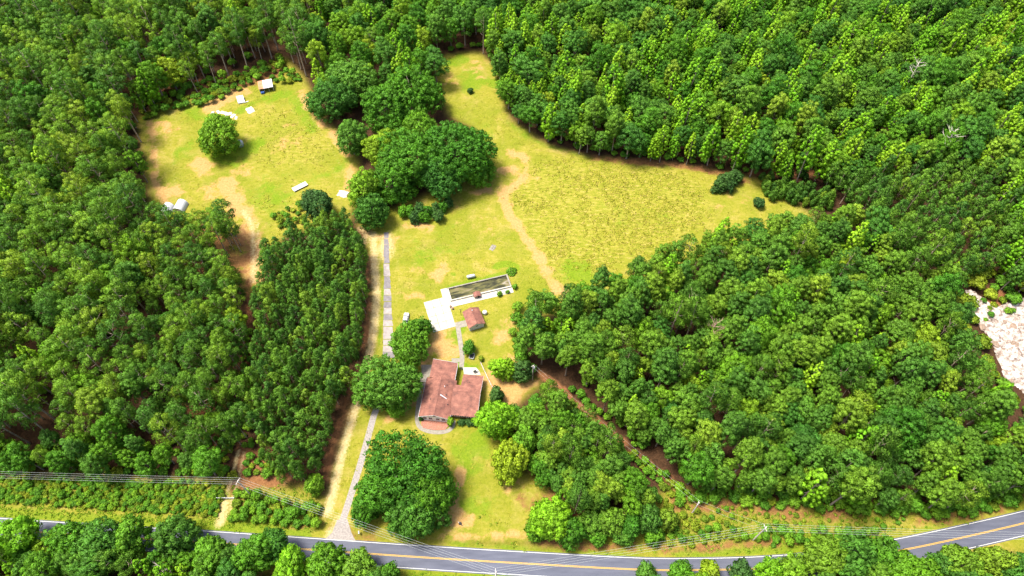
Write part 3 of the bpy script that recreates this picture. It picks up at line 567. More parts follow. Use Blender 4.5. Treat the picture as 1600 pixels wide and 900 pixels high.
for i, (u, v, s) in enumerate(((332,177,1.2),(341,175,1.1),(349,176,1.4),(357,178,1.5),(364,181,1.3),(369,184,1.0))):
    crumpled('scrap_sheet', u, v, 1.0*s, .6*s, .35, 'white' if i % 3 else 'tin', 'white scrap sheet behind the lone clearing tree, ' + ['leftmost of six','second from left','third from left','third from right','second from right','rightmost of six'][i], 'scrap', 20+i, 'scrap sheets behind the lone tree')

# silver tank beyond the pool, white tank by the shed, black post
tk = empty('silver_tank', (W(736,434)[0], W(736,434)[1], 0), R(14)); tag(tk, 'silver horizontal tank on legs beyond the pool wall', 'tank')
MB().tube([(-1.55,0,.95),(-1.42,0,.95),(-1.15,0,.95),(1.15,0,.95),(1.42,0,.95),(1.55,0,.95)], [.12,.42,.6,.6,.42,.12], 14).build('shell', M['galv'], tk, True)
for x in (-.9,.9): MB().box(x-.1,x+.1,-.4,.4,0,.5).build('leg', M['oldconc'], tk)
MB().tube([(0,0,1.5),(0,0,1.72)], .17, 10).build('valve_dome', M['galv'], tk)
wt = empty('water_tank', W(757.5,490)); tag(wt, 'squat white round tank beside the shed wall', 'tank')
MB().tube([(0,0,0),(0,0,1.1),(0,0,1.3)], [.75,.75,.5], 16).build('shell', M['white'], wt, True); MB().tube([(0,0,1.3),(0,0,1.38)], .25, 10).build('lid', M['galv'], wt)
bp_ = empty('clothes_post', W(720.5,492)); tag(bp_, 'thin black post with crossbar between forecourt and shed', 'post')
MB().tube([(0,0,0),(0,0,3.2)], .09, 8).build('post', M['dark'], bp_); MB().bar((-.5,0,3.1),(.5,0,3.1),.08).build('crossbar', M['dark'], bp_)

# white car under the tree
def make_car(loc, rz):
    o = tag(empty('parked_car', loc, rz), 'white car parked half under the bright tree beside the drive', 'car')
    st_ = [(-2.25,.55,.75,.45),(-2.15,.78,.86,.30),(-1.5,.88,.93,.22),(-.6,.90,.96,.2),(.6,.90,.95,.2),(1.5,.88,.88,.22),(2.1,.80,.76,.28),(2.25,.6,.62,.42)]
    v = []; f = []
    for y, hw, zt, zb in st_:
        for x, z in ((-hw*.92,zb),(-hw,(zb+zt)/2),(-hw*.93,zt-.04),(-hw*.8,zt),(hw*.8,zt),(hw*.93,zt-.04),(hw,(zb+zt)/2),(hw*.92,zb)): v.append((x,y,z))
    m_ = len(st_)
    for i in range(m_-1):
        for j in range(8): j2 = (j+1) % 8; f.append((i*8+j, i*8+j2, (i+1)*8+j2, (i+1)*8+j))
    f += [tuple(range(8))[::-1], tuple((m_-1)*8+j for j in range(8))]
    MB().add(v, f).build('body', M['white'], o, True)
    cab = [(-1.75,.76,.90),(-1.15,.66,1.38),(.25,.66,1.40),(1.0,.76,.90)]
    MB().add([(s*w, y, z) for y, w, z in cab for s in (-1,1)], [(0,1,3,2),(2,3,5,4),(4,5,7,6),(0,2,4,6),(1,7,5,3)]).build('glasshouse', M['glass'], o)
    MB().add([(-.66,-1.15,1.385),(.66,-1.15,1.385),(.66,.25,1.405),(-.66,.25,1.405),(-.58,-1.0,1.45),(.58,-1.0,1.45),(.58,.12,1.46),(-.58,.12,1.46)], [(4,5,6,7),(0,1,5,4),(1,2,6,5),(2,3,7,6),(3,0,4,7)]).build('roof_panel', M['white'], o)
    for x in (-.82,.82):
        for y in (-1.4,1.4):
            w_ = MB().tube([(x-.1,y,.32),(x+.1,y,.32)], .32, 14).build('wheel', M['dark'], o); MB().tube([(x-.11,y,.32),(x+.11,y,.32)], .18, 10).build('rim', M['galv'], w_)
    for x in (-.6,.6): MB().box(x-.17,x+.17,2.12,2.2,.55,.68).build('headlight', M['glass'], o)
    return o
make_car(W(634.5, 499), R(-3))
# garden cart, grill, fence rail, stump, mailbox
gc = empty('garden_cart', W(737.5,558), R(-12)); tag(gc, 'white-framed dark garden cart beside the small round shrub', 'cart')
MB().box(-.7,.7,-.9,.9,.45,.55).build('bed', M['dark'], gc)
for a in ((-.75,-.68,-.95,.95),(.68,.75,-.95,.95),(-.68,.68,-.95,-.88),(-.68,.68,.88,.95)): MB().box(*a,.45,.85).build('side_rail', M['white'], gc)
for x in (-.85,.85): MB().tube([(x-.06,0,.28),(x+.06,0,.28)], .28, 12).build('wheel', M['dark'], gc)
MB().bar((0,.9,.5),(.2,1.9,.3),.06).build('handle', M['galv'], gc)
gr = empty('barbecue_grill', (*W(742.3,582)[:2], .07), .4); tag(gr, 'black barbecue grill on the white back patio', 'grill')
MB().tube([(-.5,0,.85),(-.45,0,.85),(.45,0,.85),(.5,0,.85)], [.15,.3,.3,.15], 10).build('hood', M['dark'], gr)
for x in (-.4,.4):
    for y in (-.2,.2): MB().box(x-.03,x+.03,y-.03,y+.03,0,.7).build('leg', M['dark'], gr)
MB().box(.5,.9,-.22,.22,.78,.82).build('side_shelf', M['galv'], gr)
ch = empty('garden_chair', (*W(721.5,577)[:2], .07), 1.2); tag(ch, 'dark garden chair at the corner of the white patio', 'chair')
MB().box(-.28,.28,-.28,.28,.42,.47).build('seat', M['dark'], ch); MB().box(-.28,.28,.24,.29,.47,.95).build('backrest', M['dark'], ch)
for x in (-.24,.24):
    for y in (-.24,.24): MB().box(x-.02,x+.02,y-.02,y+.02,0,.42).build('leg', M['dark'], ch)
for i, (u, v) in enumerate(((704,480),(707,483))):
    pt = empty('plant_pot', (*W(u, v)[:2], .07)); tag(pt, ('brown plant pot on the forecourt corner nearer the pool', 'brown plant pot on the forecourt corner nearer the shed')[i], 'pot', 'pots on the forecourt')
    MB().tube([(0,0,0),(0,0,.5),(0,0,.55)], [.25,.4,.42], 10).build('pot', M['wood'], pt); MB().tube([(0,0,.5),(.05,0,.8),(0,.05,1.1)], [.3,.35,.08], 8).build('shrub', M['deadb'], pt)
fp = [W(u, v) for u, v in ((751,568),(757,581),(763,594),(768,604),(774,614))]
fn = empty('rail_fence', fp[0]); tag(fn, 'low weathered timber rail fence beside the back patio', 'fence'); o_ = Vector(fp[0])
for i, p in enumerate(fp):
    q = Vector(p) - o_; MB().box(q.x-.08,q.x+.08,q.y-.08,q.y+.08,0,1.05).build('post', M['wood'], fn)
    if i: a = Vector(fp[i-1]) - o_; [MB().bar(a+Vector((0,0,z)), q+Vector((0,0,z)), .09, .14).build('rail', M['dead'], fn) for z in (.5,.95)]
sp = empty('charred_stump', W(719,818)); tag(sp, 'small charred black stump on the front lawn', 'stump')
MB().tube([(0,0,0),(0,0,.35),(.05,0,.6)], [.45,.36,.3], 9).build('stump', M['dark'], sp); MB().tube([(.2,-.2,.1),(.55,-.6,.3)], [.2,.1], 7).build('broken_limb', M['dark'], sp); MB().tube([(-.3,.1,.1),(-.6,.5,.25)], [.15,.08], 7).build('broken_limb', M['dead'], sp)
mbx = empty('mailbox', W(562,834), .2); tag(mbx, 'white mailbox on a post where the drive meets the road', 'mailbox')
MB().box(-.06,.06,-.06,.06,0,1.05).build('post', M['wood'], mbx)
prof = [(-.2,1.05),(.2,1.05),(.2,1.3),(.14,1.42),(0,1.47),(-.14,1.42),(-.2,1.3)]
MB().add([(x,-.4,z) for x, z in prof]+[(x,.4,z) for x, z in prof], [tuple(range(7)), tuple(range(7,14))[::-1]]+[(i,7+i,7+(i+1) % 7,(i+1) % 7) for i in range(7)]).build('box', M['white'], mbx); MB().box(.205,.225,-.1,-.05,1.2,1.5).build('flag', M['rust'], mbx)
# pipe gate over the left track
g0, g1 = Vector(W(339,778,1.0)), Vector(W(366,778,1.0)); gt = empty('pipe_gate', (g0.x, g0.y, 0)); tag(gt, 'white metal pipe gate across the dirt track below the wires', 'gate'); dv = g1 - g0; dv.z = 0
for t in (0,1): p = dv*t; MB().tube([(p.x,p.y,0),(p.x,p.y,1.35)], .1, 8).build('post', M['white'], gt)
for z in (.5,.8,1.15): MB().tube([(0,0,z),(dv.x,dv.y,z)], .06, 6).build('rail', M['white'], gt)
for t in (.33,.66): p = dv*t; MB().bar((p.x,p.y,.5),(p.x,p.y,1.15),.06).build('brace', M['white'], gt)

# ------------------------------------------------------------------ poles and wires
def pole(u, v, h, label, arm=2.0, rz=0., transformer=False):
    x, y, _ = W(u, v, h - .3); o = tag(empty('utility_pole', (x, y, 0), rz), label, 'utility pole', 'utility poles along the road')
    MB().tube([(0,0,0),(0,0,h*.5),(0,0,h)], [.19,.16,.13], 10).build('post', M['dead'], o)
    a = MB().bar((-arm/2,.16,h-.5),(arm/2,.16,h-.5),.12,.14).build('crossarm', M['dead'], o)
    tips = []
    for k in range(4):
        xx = -arm/2 + .1 + (arm-.2)*k/3; MB().tube([(xx,.16,h-.43),(xx,.16,h-.2)], [.07,.045], 8).build('insulator', M['white'], a)
        c, s = math.cos(rz), math.sin(rz); tips.append(Vector((x + xx*c - .16*s, y + xx*s + .16*c, h - .2)))
    if transformer: MB().tube([(.32,-.1,h-2),(.32,-.1,h-1.0)], .27, 12).build('transformer', M['white'], o); MB().tube([(.32,-.1,h-1.0),(.32,-.1,h-.8)], .08, 8).build('bushing', M['galv'], o)
    return tips
pA = pole(372,752,12,'utility pole above the white pipe gate on the track', rz=R(72))
pB = pole(775,894,12,'utility pole on the near road verge where wires cross', rz=R(90))
pC = pole(1197,824,12,'utility pole in the shrubs below the big pine wood', rz=R(100))
pL = pole(-260,732,12,'utility pole at the outer end of the scrub wires', rz=R(88)); pR = pole(1800,842,12,'utility pole beside the road past the bend', rz=R(88))
pD = pole(833,572,9,'service pole with white transformer in the dark shrub by the yard', 1.1, R(30), True)
pE = pole(1092,786,9,'short service pole at the head of the red clay cut', 1.4, R(60))
def wire(a, b, sag, label, group, r=.017):
    n = 14; pts = [a.lerp(b, k/n) - Vector((0,0,sag*4*(k/n)*(1-k/n))) for k in range(n+1)]; o = MB().tube(pts, r, 5).build('power_wire', M['wire']); tag(o, label, 'wire', group)
for ta, tb, where in ((pL,pA,'above the scrub left of the pipe gate pole'),(pA,pB,'slanting across the driveway mouth and road'),(pB,pC,'slanting from the road to the shrubs'),(pC,pR,'running over the road bend')):
    od = sorted(range(4), key=lambda k: P(*((ta[k]+tb[k])/2))[1])
    for k in range(4): wire(ta[k], tb[k], .9, ['topmost','second','third','lowest'][od.index(k)] + ' pale power wire strung ' + where, 'wires strung ' + where)
for ta, tb, where in ((pE,pC,'from the clay cut pole to the shrub pole'),(pD,pE,'over the red clay cut beside the wood')):
    for k in (0,3): wire(ta[k], tb[k], .5, ('upper' if P(*ta[k])[1] < P(*ta[3-k])[1] else 'lower') + ' thin service wire strung ' + where, 'service wires ' + where, .012)

# ------------------------------------------------------------------ trees: meshes
def unit(a): return a / np.maximum(np.linalg.norm(a, axis=-1, keepdims=True), 1e-9)
def leaf_mesh(name, rg, C, Rd, n, size, mt, centre, needle=False, up=.25, aspect=.62):
    """sprays of small leaf-sized diamonds spread over clumps; C centres (k,3), Rd radii (k,3)"""
    k = len(C); C = np.repeat(C, n, 0); Rr = np.repeat(Rd, n, 0); tone = np.repeat(rg.random(k), n)
    d = unit(rg.normal(size=C.shape)); d[:, 2] += up; d = unit(d)
    p = C + d * Rr * (.7 + .36 * rg.random((len(C), 1)))
    fn = unit(d * .8 + rg.normal(size=d.shape) * .55)
    if needle: t = unit(d * .9 + np.array([0,0,.45]) + rg.normal(size=d.shape) * .45); fn = unit(np.cross(t, rg.normal(size=d.shape))); fn *= np.sign((fn * d).sum(1, keepdims=True) + 1e-6)
    else: t = unit(np.cross(fn, rg.normal(size=d.shape)))
    b = np.cross(fn, t); s = size * (.7 + .6 * rg.random((len(C), 1)))
    V = np.stack([p - t*s*.5, p - b*s*.5*aspect + t*s*.05, p + t*s*.55, p + b*s*.5*aspect + t*s*.05], 1).reshape(-1, 3)
    Fc = np.arange(len(V)).reshape(-1, 4)
    g = np.cross(V[1::4] - V[0::4], V[3::4] - V[0::4])
    nr = unit(d * 1.0 + unit(p - centre) * .25 + rg.normal(size=d.shape) * .25)
    flip = (g * nr).sum(1) < 0; Fc[flip] = Fc[flip][:, ::-1]
    me = np_mesh(name, V, Fc, [mt])
    me.polygons.foreach_set('use_smooth', np.ones(len(Fc), bool))
    a = me.attributes.new('tone', 'FLOAT', 'POINT'); a.data.foreach_set('value', np.repeat(np.clip(tone*.7 + .3*rg.random(len(C)), 0, 1), 4).astype(np.float32))
    me.normals_split_custom_set_from_vertices(np.repeat(nr, 4, 0).tolist())
    return me
def trunk_mesh(name, rg, h, r, mt, limbs=5, z0=.45, spread=2.0, lean=.3):
    mb = MB(); lx, ly = rg.normal(size=2) * lean
    pts = [(lx*t*t, ly*t*t, h*t) for t in (0,.03,.3,.6,.85,1)]; mb.tube(pts, [r*1.5, r*1.1, r*.9, r*.7, r*.42, r*.12], 7)
    for i in range(limbs):
        t = z0 + (.92-z0) * (i+.5)/limbs; a = rg.random()*6.28; L = spread*(1.1-t*.5)*(.7+.5*rg.random()); s = Vector((lx*t*t, ly*t*t, h*t))
        e = s + Vector((math.cos(a)*L, math.sin(a)*L, L*.55)); mb.tube([s, s.lerp(e,.5)+Vector((0,0,-.1*L)), e], [r*.38, r*.25, r*.07], 5)
    me = bpy.data.meshes.new(name); me.from_pydata(mb.v, [], mb.f); me.update(); me.materials.append(mt)
    me.polygons.foreach_set('use_smooth', [True]*len(me.polygons)); return me

def pine_parts(seed, h=22, r=3.4, mt='pine'):
    rg = np.random.default_rng(seed); C = []; Rd = []
    zb = h * rg.uniform(.46,.56); k = int(24 + 6*rg.random())
    for i in range(k):
        t = (i + .5) / k; z = zb + (h - zb) * t**.85; rr = r * (1 - max(0, t-.45)**1.8*1.9) * (.55 + .45*min(1, t*3.2)); rr = max(rr, .2)
        a = i * 2.4 + rg.normal()*.5; q = rr * (.45 + .55*math.sqrt(rg.random())); s = .85 + .5*rg.random()
        C.append((math.cos(a)*q, math.sin(a)*q, z + rg.normal()*.4)); Rd.append((s*1.1, s*1.1, s*.72))
    C = np.array(C); Rd = np.array(Rd)
    return leaf_mesh('crown', rg, C, Rd, 110, .56, M[mt], np.array([0,0,h*.72]), needle=True, up=.6, aspect=.4), trunk_mesh('trunk', rg, h*.97, .24, M['pbark'], 7, .42, r*.75)
def ypine_parts(seed, h=12.5, r=1.75, mt='ypine', low=.3):
    rg = np.random.default_rng(seed); C = []; Rd = []; k = 30
    for i in range(k):
        t = (i+.5)/k; z = h*(low + (1-low)*t); rr = r * min(1, (1-t)*2.5+.12) * (.6+.4*min(1,t*4)); a = i*2.4 + rg.normal()*.4; q = rr*(.5+.5*rg.random()); s = .5+.24*rg.random()
        C.append((math.cos(a)*q, math.sin(a)*q, z)); Rd.append((s, s, s*1.1))
    C.append((0,0,h-.2)); Rd.append((.3,.3,.7)); C = np.array(C); Rd = np.array(Rd)
    return leaf_mesh('crown', rg, C, Rd, 62, .5, M[mt], np.array([0,0,h*.55]), needle=True, up=.7, aspect=.34), trunk_mesh('trunk', rg, h*.95, .12, M['pbark'], 3, .35, r*.6, .1)
def hard_parts(seed, h=18, r=4.6, mt='hard', lobes=6, clump=1.05, n=88, low=.28, leaf=.44, point=0., dense=1.0):
    rg = np.random.default_rng(seed); C = []; Rd = []; zc = h*(low + (1-low)*.45); hz = h*(1-low)*.55
    L = [(0,0,zc,1.0)]
    for i in range(lobes):
        a = i*6.28/lobes + rg.normal()*.3; q = r*rg.uniform(.38,.62); L.append((math.cos(a)*q, math.sin(a)*q, zc + hz*rg.uniform(-.5,.55), rg.uniform(.36,.74)))
    for lx, ly, lz, s in L:
        R_ = r*s*(.8 if s == 1 else 1); Hz = hz*(s if s == 1 else s*.95); k = int(dense * 1.35 * (R_/clump)**2 * (1 + Hz/R_)) ; k = max(k, 8)
        for i in range(k):
            t = (i+.5)/k; z = 1 - 1.55*t; q = math.sqrt(max(0, 1-z*z)); a = i*2.39996 + rg.normal()*.25; j = rg.uniform(.72,1.14)
            if point and z > 0: q *= (1 - point*z)
            s2 = clump * rg.uniform(.6,1.2)
            C.append((lx + math.cos(a)*q*R_*j, ly + math.sin(a)*q*R_*j, lz + z*Hz*j)); Rd.append((s2, s2, s2*.75))
    C = np.array(C); Rd = np.array(Rd)
    # clumps buried deep inside the crown carry no leaves
    e = np.zeros(len(C), bool)
    for lx, ly, lz, s in L:
        R_ = r*s*(.8 if s == 1 else 1); Hz = hz*(s if s == 1 else s*.95); e |= (((C[:,0]-lx)/R_)**2 + ((C[:,1]-ly)/R_)**2 + ((C[:,2]-lz)/Hz)**2) < .34
    C, Rd = C[~e], Rd[~e]
    return leaf_mesh('crown', rg, C, Rd, n, leaf, M[mt], np.array([0,0,zc]), up=.55), trunk_mesh('trunk', rg, h*.85, .05*r+.08, M['bark'], 6, .3, r*.7)
def poplar_parts(seed, h=21, r=2.7, mt='lime'):
    rg = np.random.default_rng(seed); C = []; Rd = []
    leaders = [(0,0,h,r)] + [(math.cos(a)*r*.7, math.sin(a)*r*.7, h*rg.uniform(.78,.92), r*.6) for a in rg.random(3)*6.28]
    for lx, ly, hh, rr in leaders:
        k = int(46*rr/r)
        for i in range(k):
            t = (i+.5)/k; z = hh*(.3+.7*t); q = rr*min(1,(1-t)**.75*1.25)*(.6+.4*min(1,t*4)); a = i*2.4 + rg.normal()*.4; s = .6*(1.15-t*.45)*rg.uniform(.7,1.2)
            C.append((lx+math.cos(a)*q*.9, ly+math.sin(a)*q*.9, z)); Rd.append((s,s,s*1.2))
    return leaf_mesh('crown', rg, np.array(C), np.array(Rd), 70, .5, M[mt], np.array([0,0,h*.65]), up=.6), trunk_mesh('trunk', rg, h*.95, .2, M['bark'], 5, .35, r*.7)
def bush_parts(seed, h=2.2, r=1.5, mt='bush', n=70, leaf=.34):
    rg = np.random.default_rng(seed); k = 16; C = []; Rd = []
    for i in range(k):
        a = i*2.4; q = r*.72*math.sqrt((i+.5)/k); z = h*(.35 + .42*(1-(q/r)**2)*rg.uniform(.6,1.2)); s = rg.uniform(.32,.5)*r*.8
        C.append((math.cos(a)*q, math.sin(a)*q, z)); Rd.append((s,s,s*.8))
    return leaf_mesh('crown', rg, np.array(C), np.array(Rd), n, leaf, M[mt], np.array([0,0,h*.3]), up=.35), trunk_mesh('trunk', rg, h*.6, .06, M['bark'], 4, .2, r*.5)
PROTO = {
 'pine': [pine_parts(s, h, r) for s, h, r in ((1,23,4.0),(2,21,3.6),(3,24,4.2),(4,20,3.4),(5,22,4.3),(6,22,3.8),(7,19,3.2),(8,25,3.9))],
 'round_pine': [hard_parts(s, h, r, 'pine', 5, .92, 88, .4, .42) for s, h, r in ((11,20,3.4),(12,19,3.0),(13,21,3.8),(14,18,3.2),(15,22,3.0),(16,17,3.6))],
 'ypine': [ypine_parts(s, h, r) for s, h, r in ((21,12.5,2.0),(22,13.8,1.8),(23,11.4,2.1),(24,12.3,1.6),(25,13.0,2.3),(26,10.8,1.7))],
 'hard': [hard_parts(s, h, r, 'hard', l) for s, h, r, l in ((31,18,4.6,6),(32,17,4.0,5),(33,20,5.2,7),(34,16,3.4,4),(35,19,3.8,3),(36,15,4.8,8))],
 'blue': [hard_parts(s, h, r, 'blue', l) for s, h, r, l in ((41,18,4.2,6),(42,16,3.7,5),(43,19,4.7,6))],
 'poplar': [poplar_parts(s, h, r) for s, h, r in ((51,21,3.3),(52,23,3.5),(53,19,3.0),(54,20,3.7))],
 'small_pine': [ypine_parts(s, h, r, 'ypine', .08) for s, h, r in ((61,4.5,1.2),(62,5.2,1.35),(63,3.8,1.1))],
 'bush': [bush_parts(s, h, r) for s, h, r in ((71,2.2,1.5),(72,2.8,1.7),(73,1.7,1.4),(74,3.4,1.6))],
 'scrub': [bush_parts(s, h, r, 'scrub') for s, h, r in ((81,1.6,1.3),(82,2.2,1.6),(83,1.2,1.2))],
}
RAD = {'pine':3.5,'round_pine':3.4,'ypine':1.8,'hard':4.5,'blue':4.2,'poplar':3.0,'small_pine':1.2,'bush':1.5,'scrub':1.4}
HGT = {'pine':22,'round_pine':20,'ypine':12.5,'hard':18,'blue':18,'poplar':21,'small_pine':4.5,'bush':2.4,'scrub':1.8}
NAME = {'pine':'pine_tree','round_pine':'round_crowned_pine','ypine':'plantation_pine','hard':'broadleaf_tree','blue':'bluish_broadleaf_tree','poplar':'poplar_tree','small_pine':'young_pine','bush':'leafy_bush','scrub':'scrub_bush'}
CAT = {'pine':'pine','round_pine':'round pine','ypine':'plantation pine','hard':'broadleaf tree','blue':'bluish tree','poplar':'poplar','small_pine':'young pine','bush':'bush','scrub':'scrub bush'}
LOOK = {'pine':'olive pine','round_pine':'round-headed pine','ypine':'slender pine','hard':'broadleaf tree','blue':'bluish broadleaf tree','poplar':'lime green poplar','small_pine':'short young pine','bush':'leafy bush','scrub':'yellowish scrub bush'}
ORD = ['leftmost'] + [w + ' from left' for w in 'second third fourth fifth sixth seventh eighth ninth tenth eleventh twelfth thirteenth fourteenth fifteenth sixteenth seventeenth eighteenth nineteenth twentieth'.split()]
MASS = {'pine':'pine_wood','round_pine':'round_pine_wood','ypine':'plantation_wood','hard':'broadleaf_wood','blue':'bluish_broadleaf_wood','poplar':'poplar_wood','small_pine':'young_pine_thicket','bush':'undergrowth','scrub':'scrub_undergrowth'}

# ------------------------------------------------------------------ trees: where they stand
class Grid:
    def __init__(s, c=4.): s.c = c; s.d = {}
    def ok(s, x, y, r, f=1.0):
        c = s.c; i, j = int(x//c), int(y//c); w = int(8//c)+1
        for a in range(i-w, i+w+1):
            for b in range(j-w, j+w+1):
                for (px, py, pr) in s.d.get((a,b), ()):
                    if (px-x)**2 + (py-y)**2 < ((r+pr)*f)**2: return False
        return True
    def put(s, x, y, r): s.d.setdefault((int(x//s.c), int(y//s.c)), []).append((x, y, r))
TREES = Grid(); LOW = Grid(2.)
SPOTS = []                                        # (kind, x, y, scale, rot, proto)
KEEP_A, KEEP_B, KEEP_R = [[W(*p) for p in q] for q in (CLEAR_A, CLEAR_B, ROADSIDE)]
srng = np.random.default_rng(77)
def road_dist(x, y): return np.min(np.hypot(ROAD[:,0]-x, ROAD[:,1]-y))
def scatter(px, zc, mix, spacing, tries=30, jitter=.18, grid=None, clear_ok=False, smin=.72, smax=1.22, keepout=()):
    """fill a stretch of wood: px outlines its canopy (at height zc) as the drone sees it"""
    grid = grid or TREES; poly = [W(u, v, zc)[:2] for u, v in px]; xs = [p[0] for p in poly]; ysl = [p[1] for p in poly]
    area = abs(sum(poly[i][0]*poly[(i+1) % len(poly)][1] - poly[(i+1) % len(poly)][0]*poly[i][1] for i in range(len(poly))))/2
    box = (max(xs)-min(xs))*(max(ysl)-min(ysl)); N = int(box/(spacing**2)*tries/3); kinds = list(mix); pr = np.array([mix[k] for k in kinds], float); pr /= pr.sum()
    kk = srng.choice(len(kinds), N, p=pr); X = srng.uniform(min(xs), max(xs), N); Y = srng.uniform(min(ysl), max(ysl), N); ok = inpoly(X, Y, poly)
    if not clear_ok:
        for q in (KEEP_A, KEEP_B, KEEP_R): ok &= ~inpoly(X, Y, q)
    for q in keepout: ok &= ~inpoly(X, Y, [W(*p) for p in q])
    for x, y, ki in zip(X[ok], Y[ok], kk[ok]):
        if road_dist(x, y) < 4.6: continue
        k = kinds[ki]; s = srng.uniform(smin, smax); r = spacing/2 * (RAD[k]/3.6 if len(kinds) > 1 and spacing > 3.5 else 1) * s
        if grid.ok(x, y, r): grid.put(x, y, r); SPOTS.append((k, x, y, s, srng.uniform(0, 6.28), int(srng.integers(len(PROTO[k])))))
def place_tree(name, parts, x, y, s, rz, label, cat, group=None, tilt=(0,0), sz=1.0):
    o = empty(name, (x, y, 0)); o.rotation_euler = (tilt[0], tilt[1], rz); w_ = 1 + .12*math.sin(x*7.3+y*3.1); o.scale = (s*w_, s/w_, s*sz)
    tag(o, label, cat, group)
    for nm, me in (('crown', parts[0]), ('trunk', parts[1])): link(bpy.data.objects.new(nm, me), o)
    return o
# trees that stand apart: pixel of the crown's centre, its radius in pixels, height in metres
def specimen(u, v, rp, h, mt, label, cat, seed, low=.3, lobes=7, clump=1.1, n=70, leaf=.5, name='broadleaf_tree', point=0., squash=1.0, group=None):
    zc = h*(low + (1-low)*.5); x, y, _ = W(u, v, zc); r = rp / P(x, y, zc)[2]
    parts = hard_parts(seed, h, r*.92, mt, lobes, clump*1.0, int(n*(.69 if r < 9 else .57)), low, leaf*(1.15 if r < 9 else 1.28), point, 1.75)
    o = place_tree(name, parts, x, y, 1, 0, label, cat, group); TREES.put(x, y, min(r*.8, 4)); return o
specimen(340,213,33,13,'hard','lone dense round tree in the middle of the left clearing','tree',101,.12,8)
specimen(634,740,60,18,'hard','huge spreading oak on the front lawn, largest crown there','tree',102,.12,9,1.35)
specimen(676,768,38,15,'hard','lower dark oak joined to the huge oak on its lawn side','tree',103,.1,7,1.2)
specimen(598,768,40,15,'hard','oak crown between the huge oak and the driveway','tree',104,.1,7,1.2)
specimen(650,800,44,13,'blue','drooping dark green tree at the road end of the huge oak','tree',105,.05,6,1.1)
specimen(571,793,27,8.5,'hard','small dense round tree beside the driveway mouth','tree',106,.04,6,.6,80,.32)
specimen(603,600,46,15,'blue','dark round oak between driveway and house','tree',107,.14,8,1.15)
specimen(618,640,14,6,'hard','small bright tree at the foot of the dark oak by the drive','tree',108,.1,5,.7,60,.36)
specimen(641,540,31,11,'bush','bright loose tree over the white car by the forecourt','tree',109,.12,7,.95,60,.45)
specimen(656,512,17,9,'bush','smaller bright tree between white car and forecourt','tree',110,.12,5,.85,60,.42)
specimen(733,544,10,4.5,'bush','small round green shrub tree beside the garden walk','tree',111,.1,5,.55,60,.3)
specimen(786,576,18,7.5,'lime','bright lime round tree behind the house by the fence','tree',112,.06,6,.7,70,.36)
specimen(818,578,16,8,'cedar','dark shrub tree under the white transformer pole','tree',113,.05,5,.8,70,.4)
specimen(776,617,12,6,'cedar','small dark evergreen behind the house corner','tree',114,.05,5,.7,60,.4)
specimen(775,655,31,12,'lime','bright lime tree at the corner of the house','tree',115,.15,7,.95,70,.45)
specimen(795,716,29,11.5,'hard','round green tree at the edge of the front lawn','tree',116,.08,7,.95,70,.45)
specimen(822,690,20,12,'bush','narrow green tree between the lawn tree and the grove','tree',117,.15,5,.9,70,.45)
specimen(862,812,32,12,'lime','bright lime tree at the roadside corner of the lawn','tree',118,.15,7,.95,70,.45)
specimen(893,828,24,9,'hard','green tree tucked beside the bright roadside lime tree','tree',119,.08,6,.85,70,.42)
specimen(838,826,18,7,'hard','low dark tree between the lawn and the roadside lime tree','tree',120,.05,5,.8,60,.42)
specimen(496,322,26,11,'cedar','dark rounded evergreen alone at the foot of the left clearing','tree',121,.06,6,.9,80,.42)
specimen(492,757,17,6,'bush','bright round bush tree beside the twin-rut track','tree',122,.05,5,.7,60,.36)
# the old oaks between the two clearings
for i, (u, v, rp, h, mt, lab) in enumerate(((640,140,50,19,'hard','broad oak at the top of the oak clump, beside the far meadow strip'),(603,168,40,18,'hard','oak below the topmost broad oak of the clump'),(710,236,56,19,'hard','broad oak overhanging the sandy bend of the field'),
        (645,250,50,18,'hard','oak in the middle of the clump beside the broad bend oak'),(598,235,28,15,'hard','narrow oak in the middle of the oak clump'),(573,292,28,15,'hard','oak at the foot of the clump facing the white heap'),(583,328,25,13,'blue','dark oak at the head of the slab driveway'),
        (520,150,34,17,'blue','dark oak at the upper corner of the left clearing'),(548,130,36,18,'blue','dark oak behind the corner oak of the left clearing'),(548,215,26,15,'blue','bluish oak leaning over the left clearing edge'),(690,275,36,14,'blue','low dark oak under the broad bend oak'),(655,200,30,15,'hard','round oak in the gap of the oak clump'),(612,285,34,15,'hard','oak facing the driveway head in the clump'),(745,262,26,12,'hard','low oak on the sandy bend side of the clump'))):
    specimen(u, v, rp, h, mt, lab, 'oak', 140+i, .14, 8, 1.15, 70, .5, 'oak_tree', group='old oaks between the clearings')
for i, (u, v, rp, h, mt, lab) in enumerate(((925,815,22,9,'pine','olive tree in the roadside row next to the green lawn-corner tree'),(955,815,24,9.5,'pine','olive tree in the middle of the roadside row'),(985,820,17,8,'hard','green tree in the roadside row before its last olive tree'),(1012,810,22,9.5,'pine','olive tree in the roadside row with its leaning trunk showing'),(1040,812,19,8,'scrub','yellowish last tree of the roadside row'),(935,838,14,5,'hard','low green tree under the roadside row'),(975,840,14,5,'blue','low dark tree under the roadside row middle'),(1020,836,14,5,'hard','low green tree under the last roadside trees'))):
    specimen(u, v, rp, h, mt, lab, 'tree', 200+i, .12, 5, .8, 75, .44, 'roadside_tree', group='trees of the roadside row')
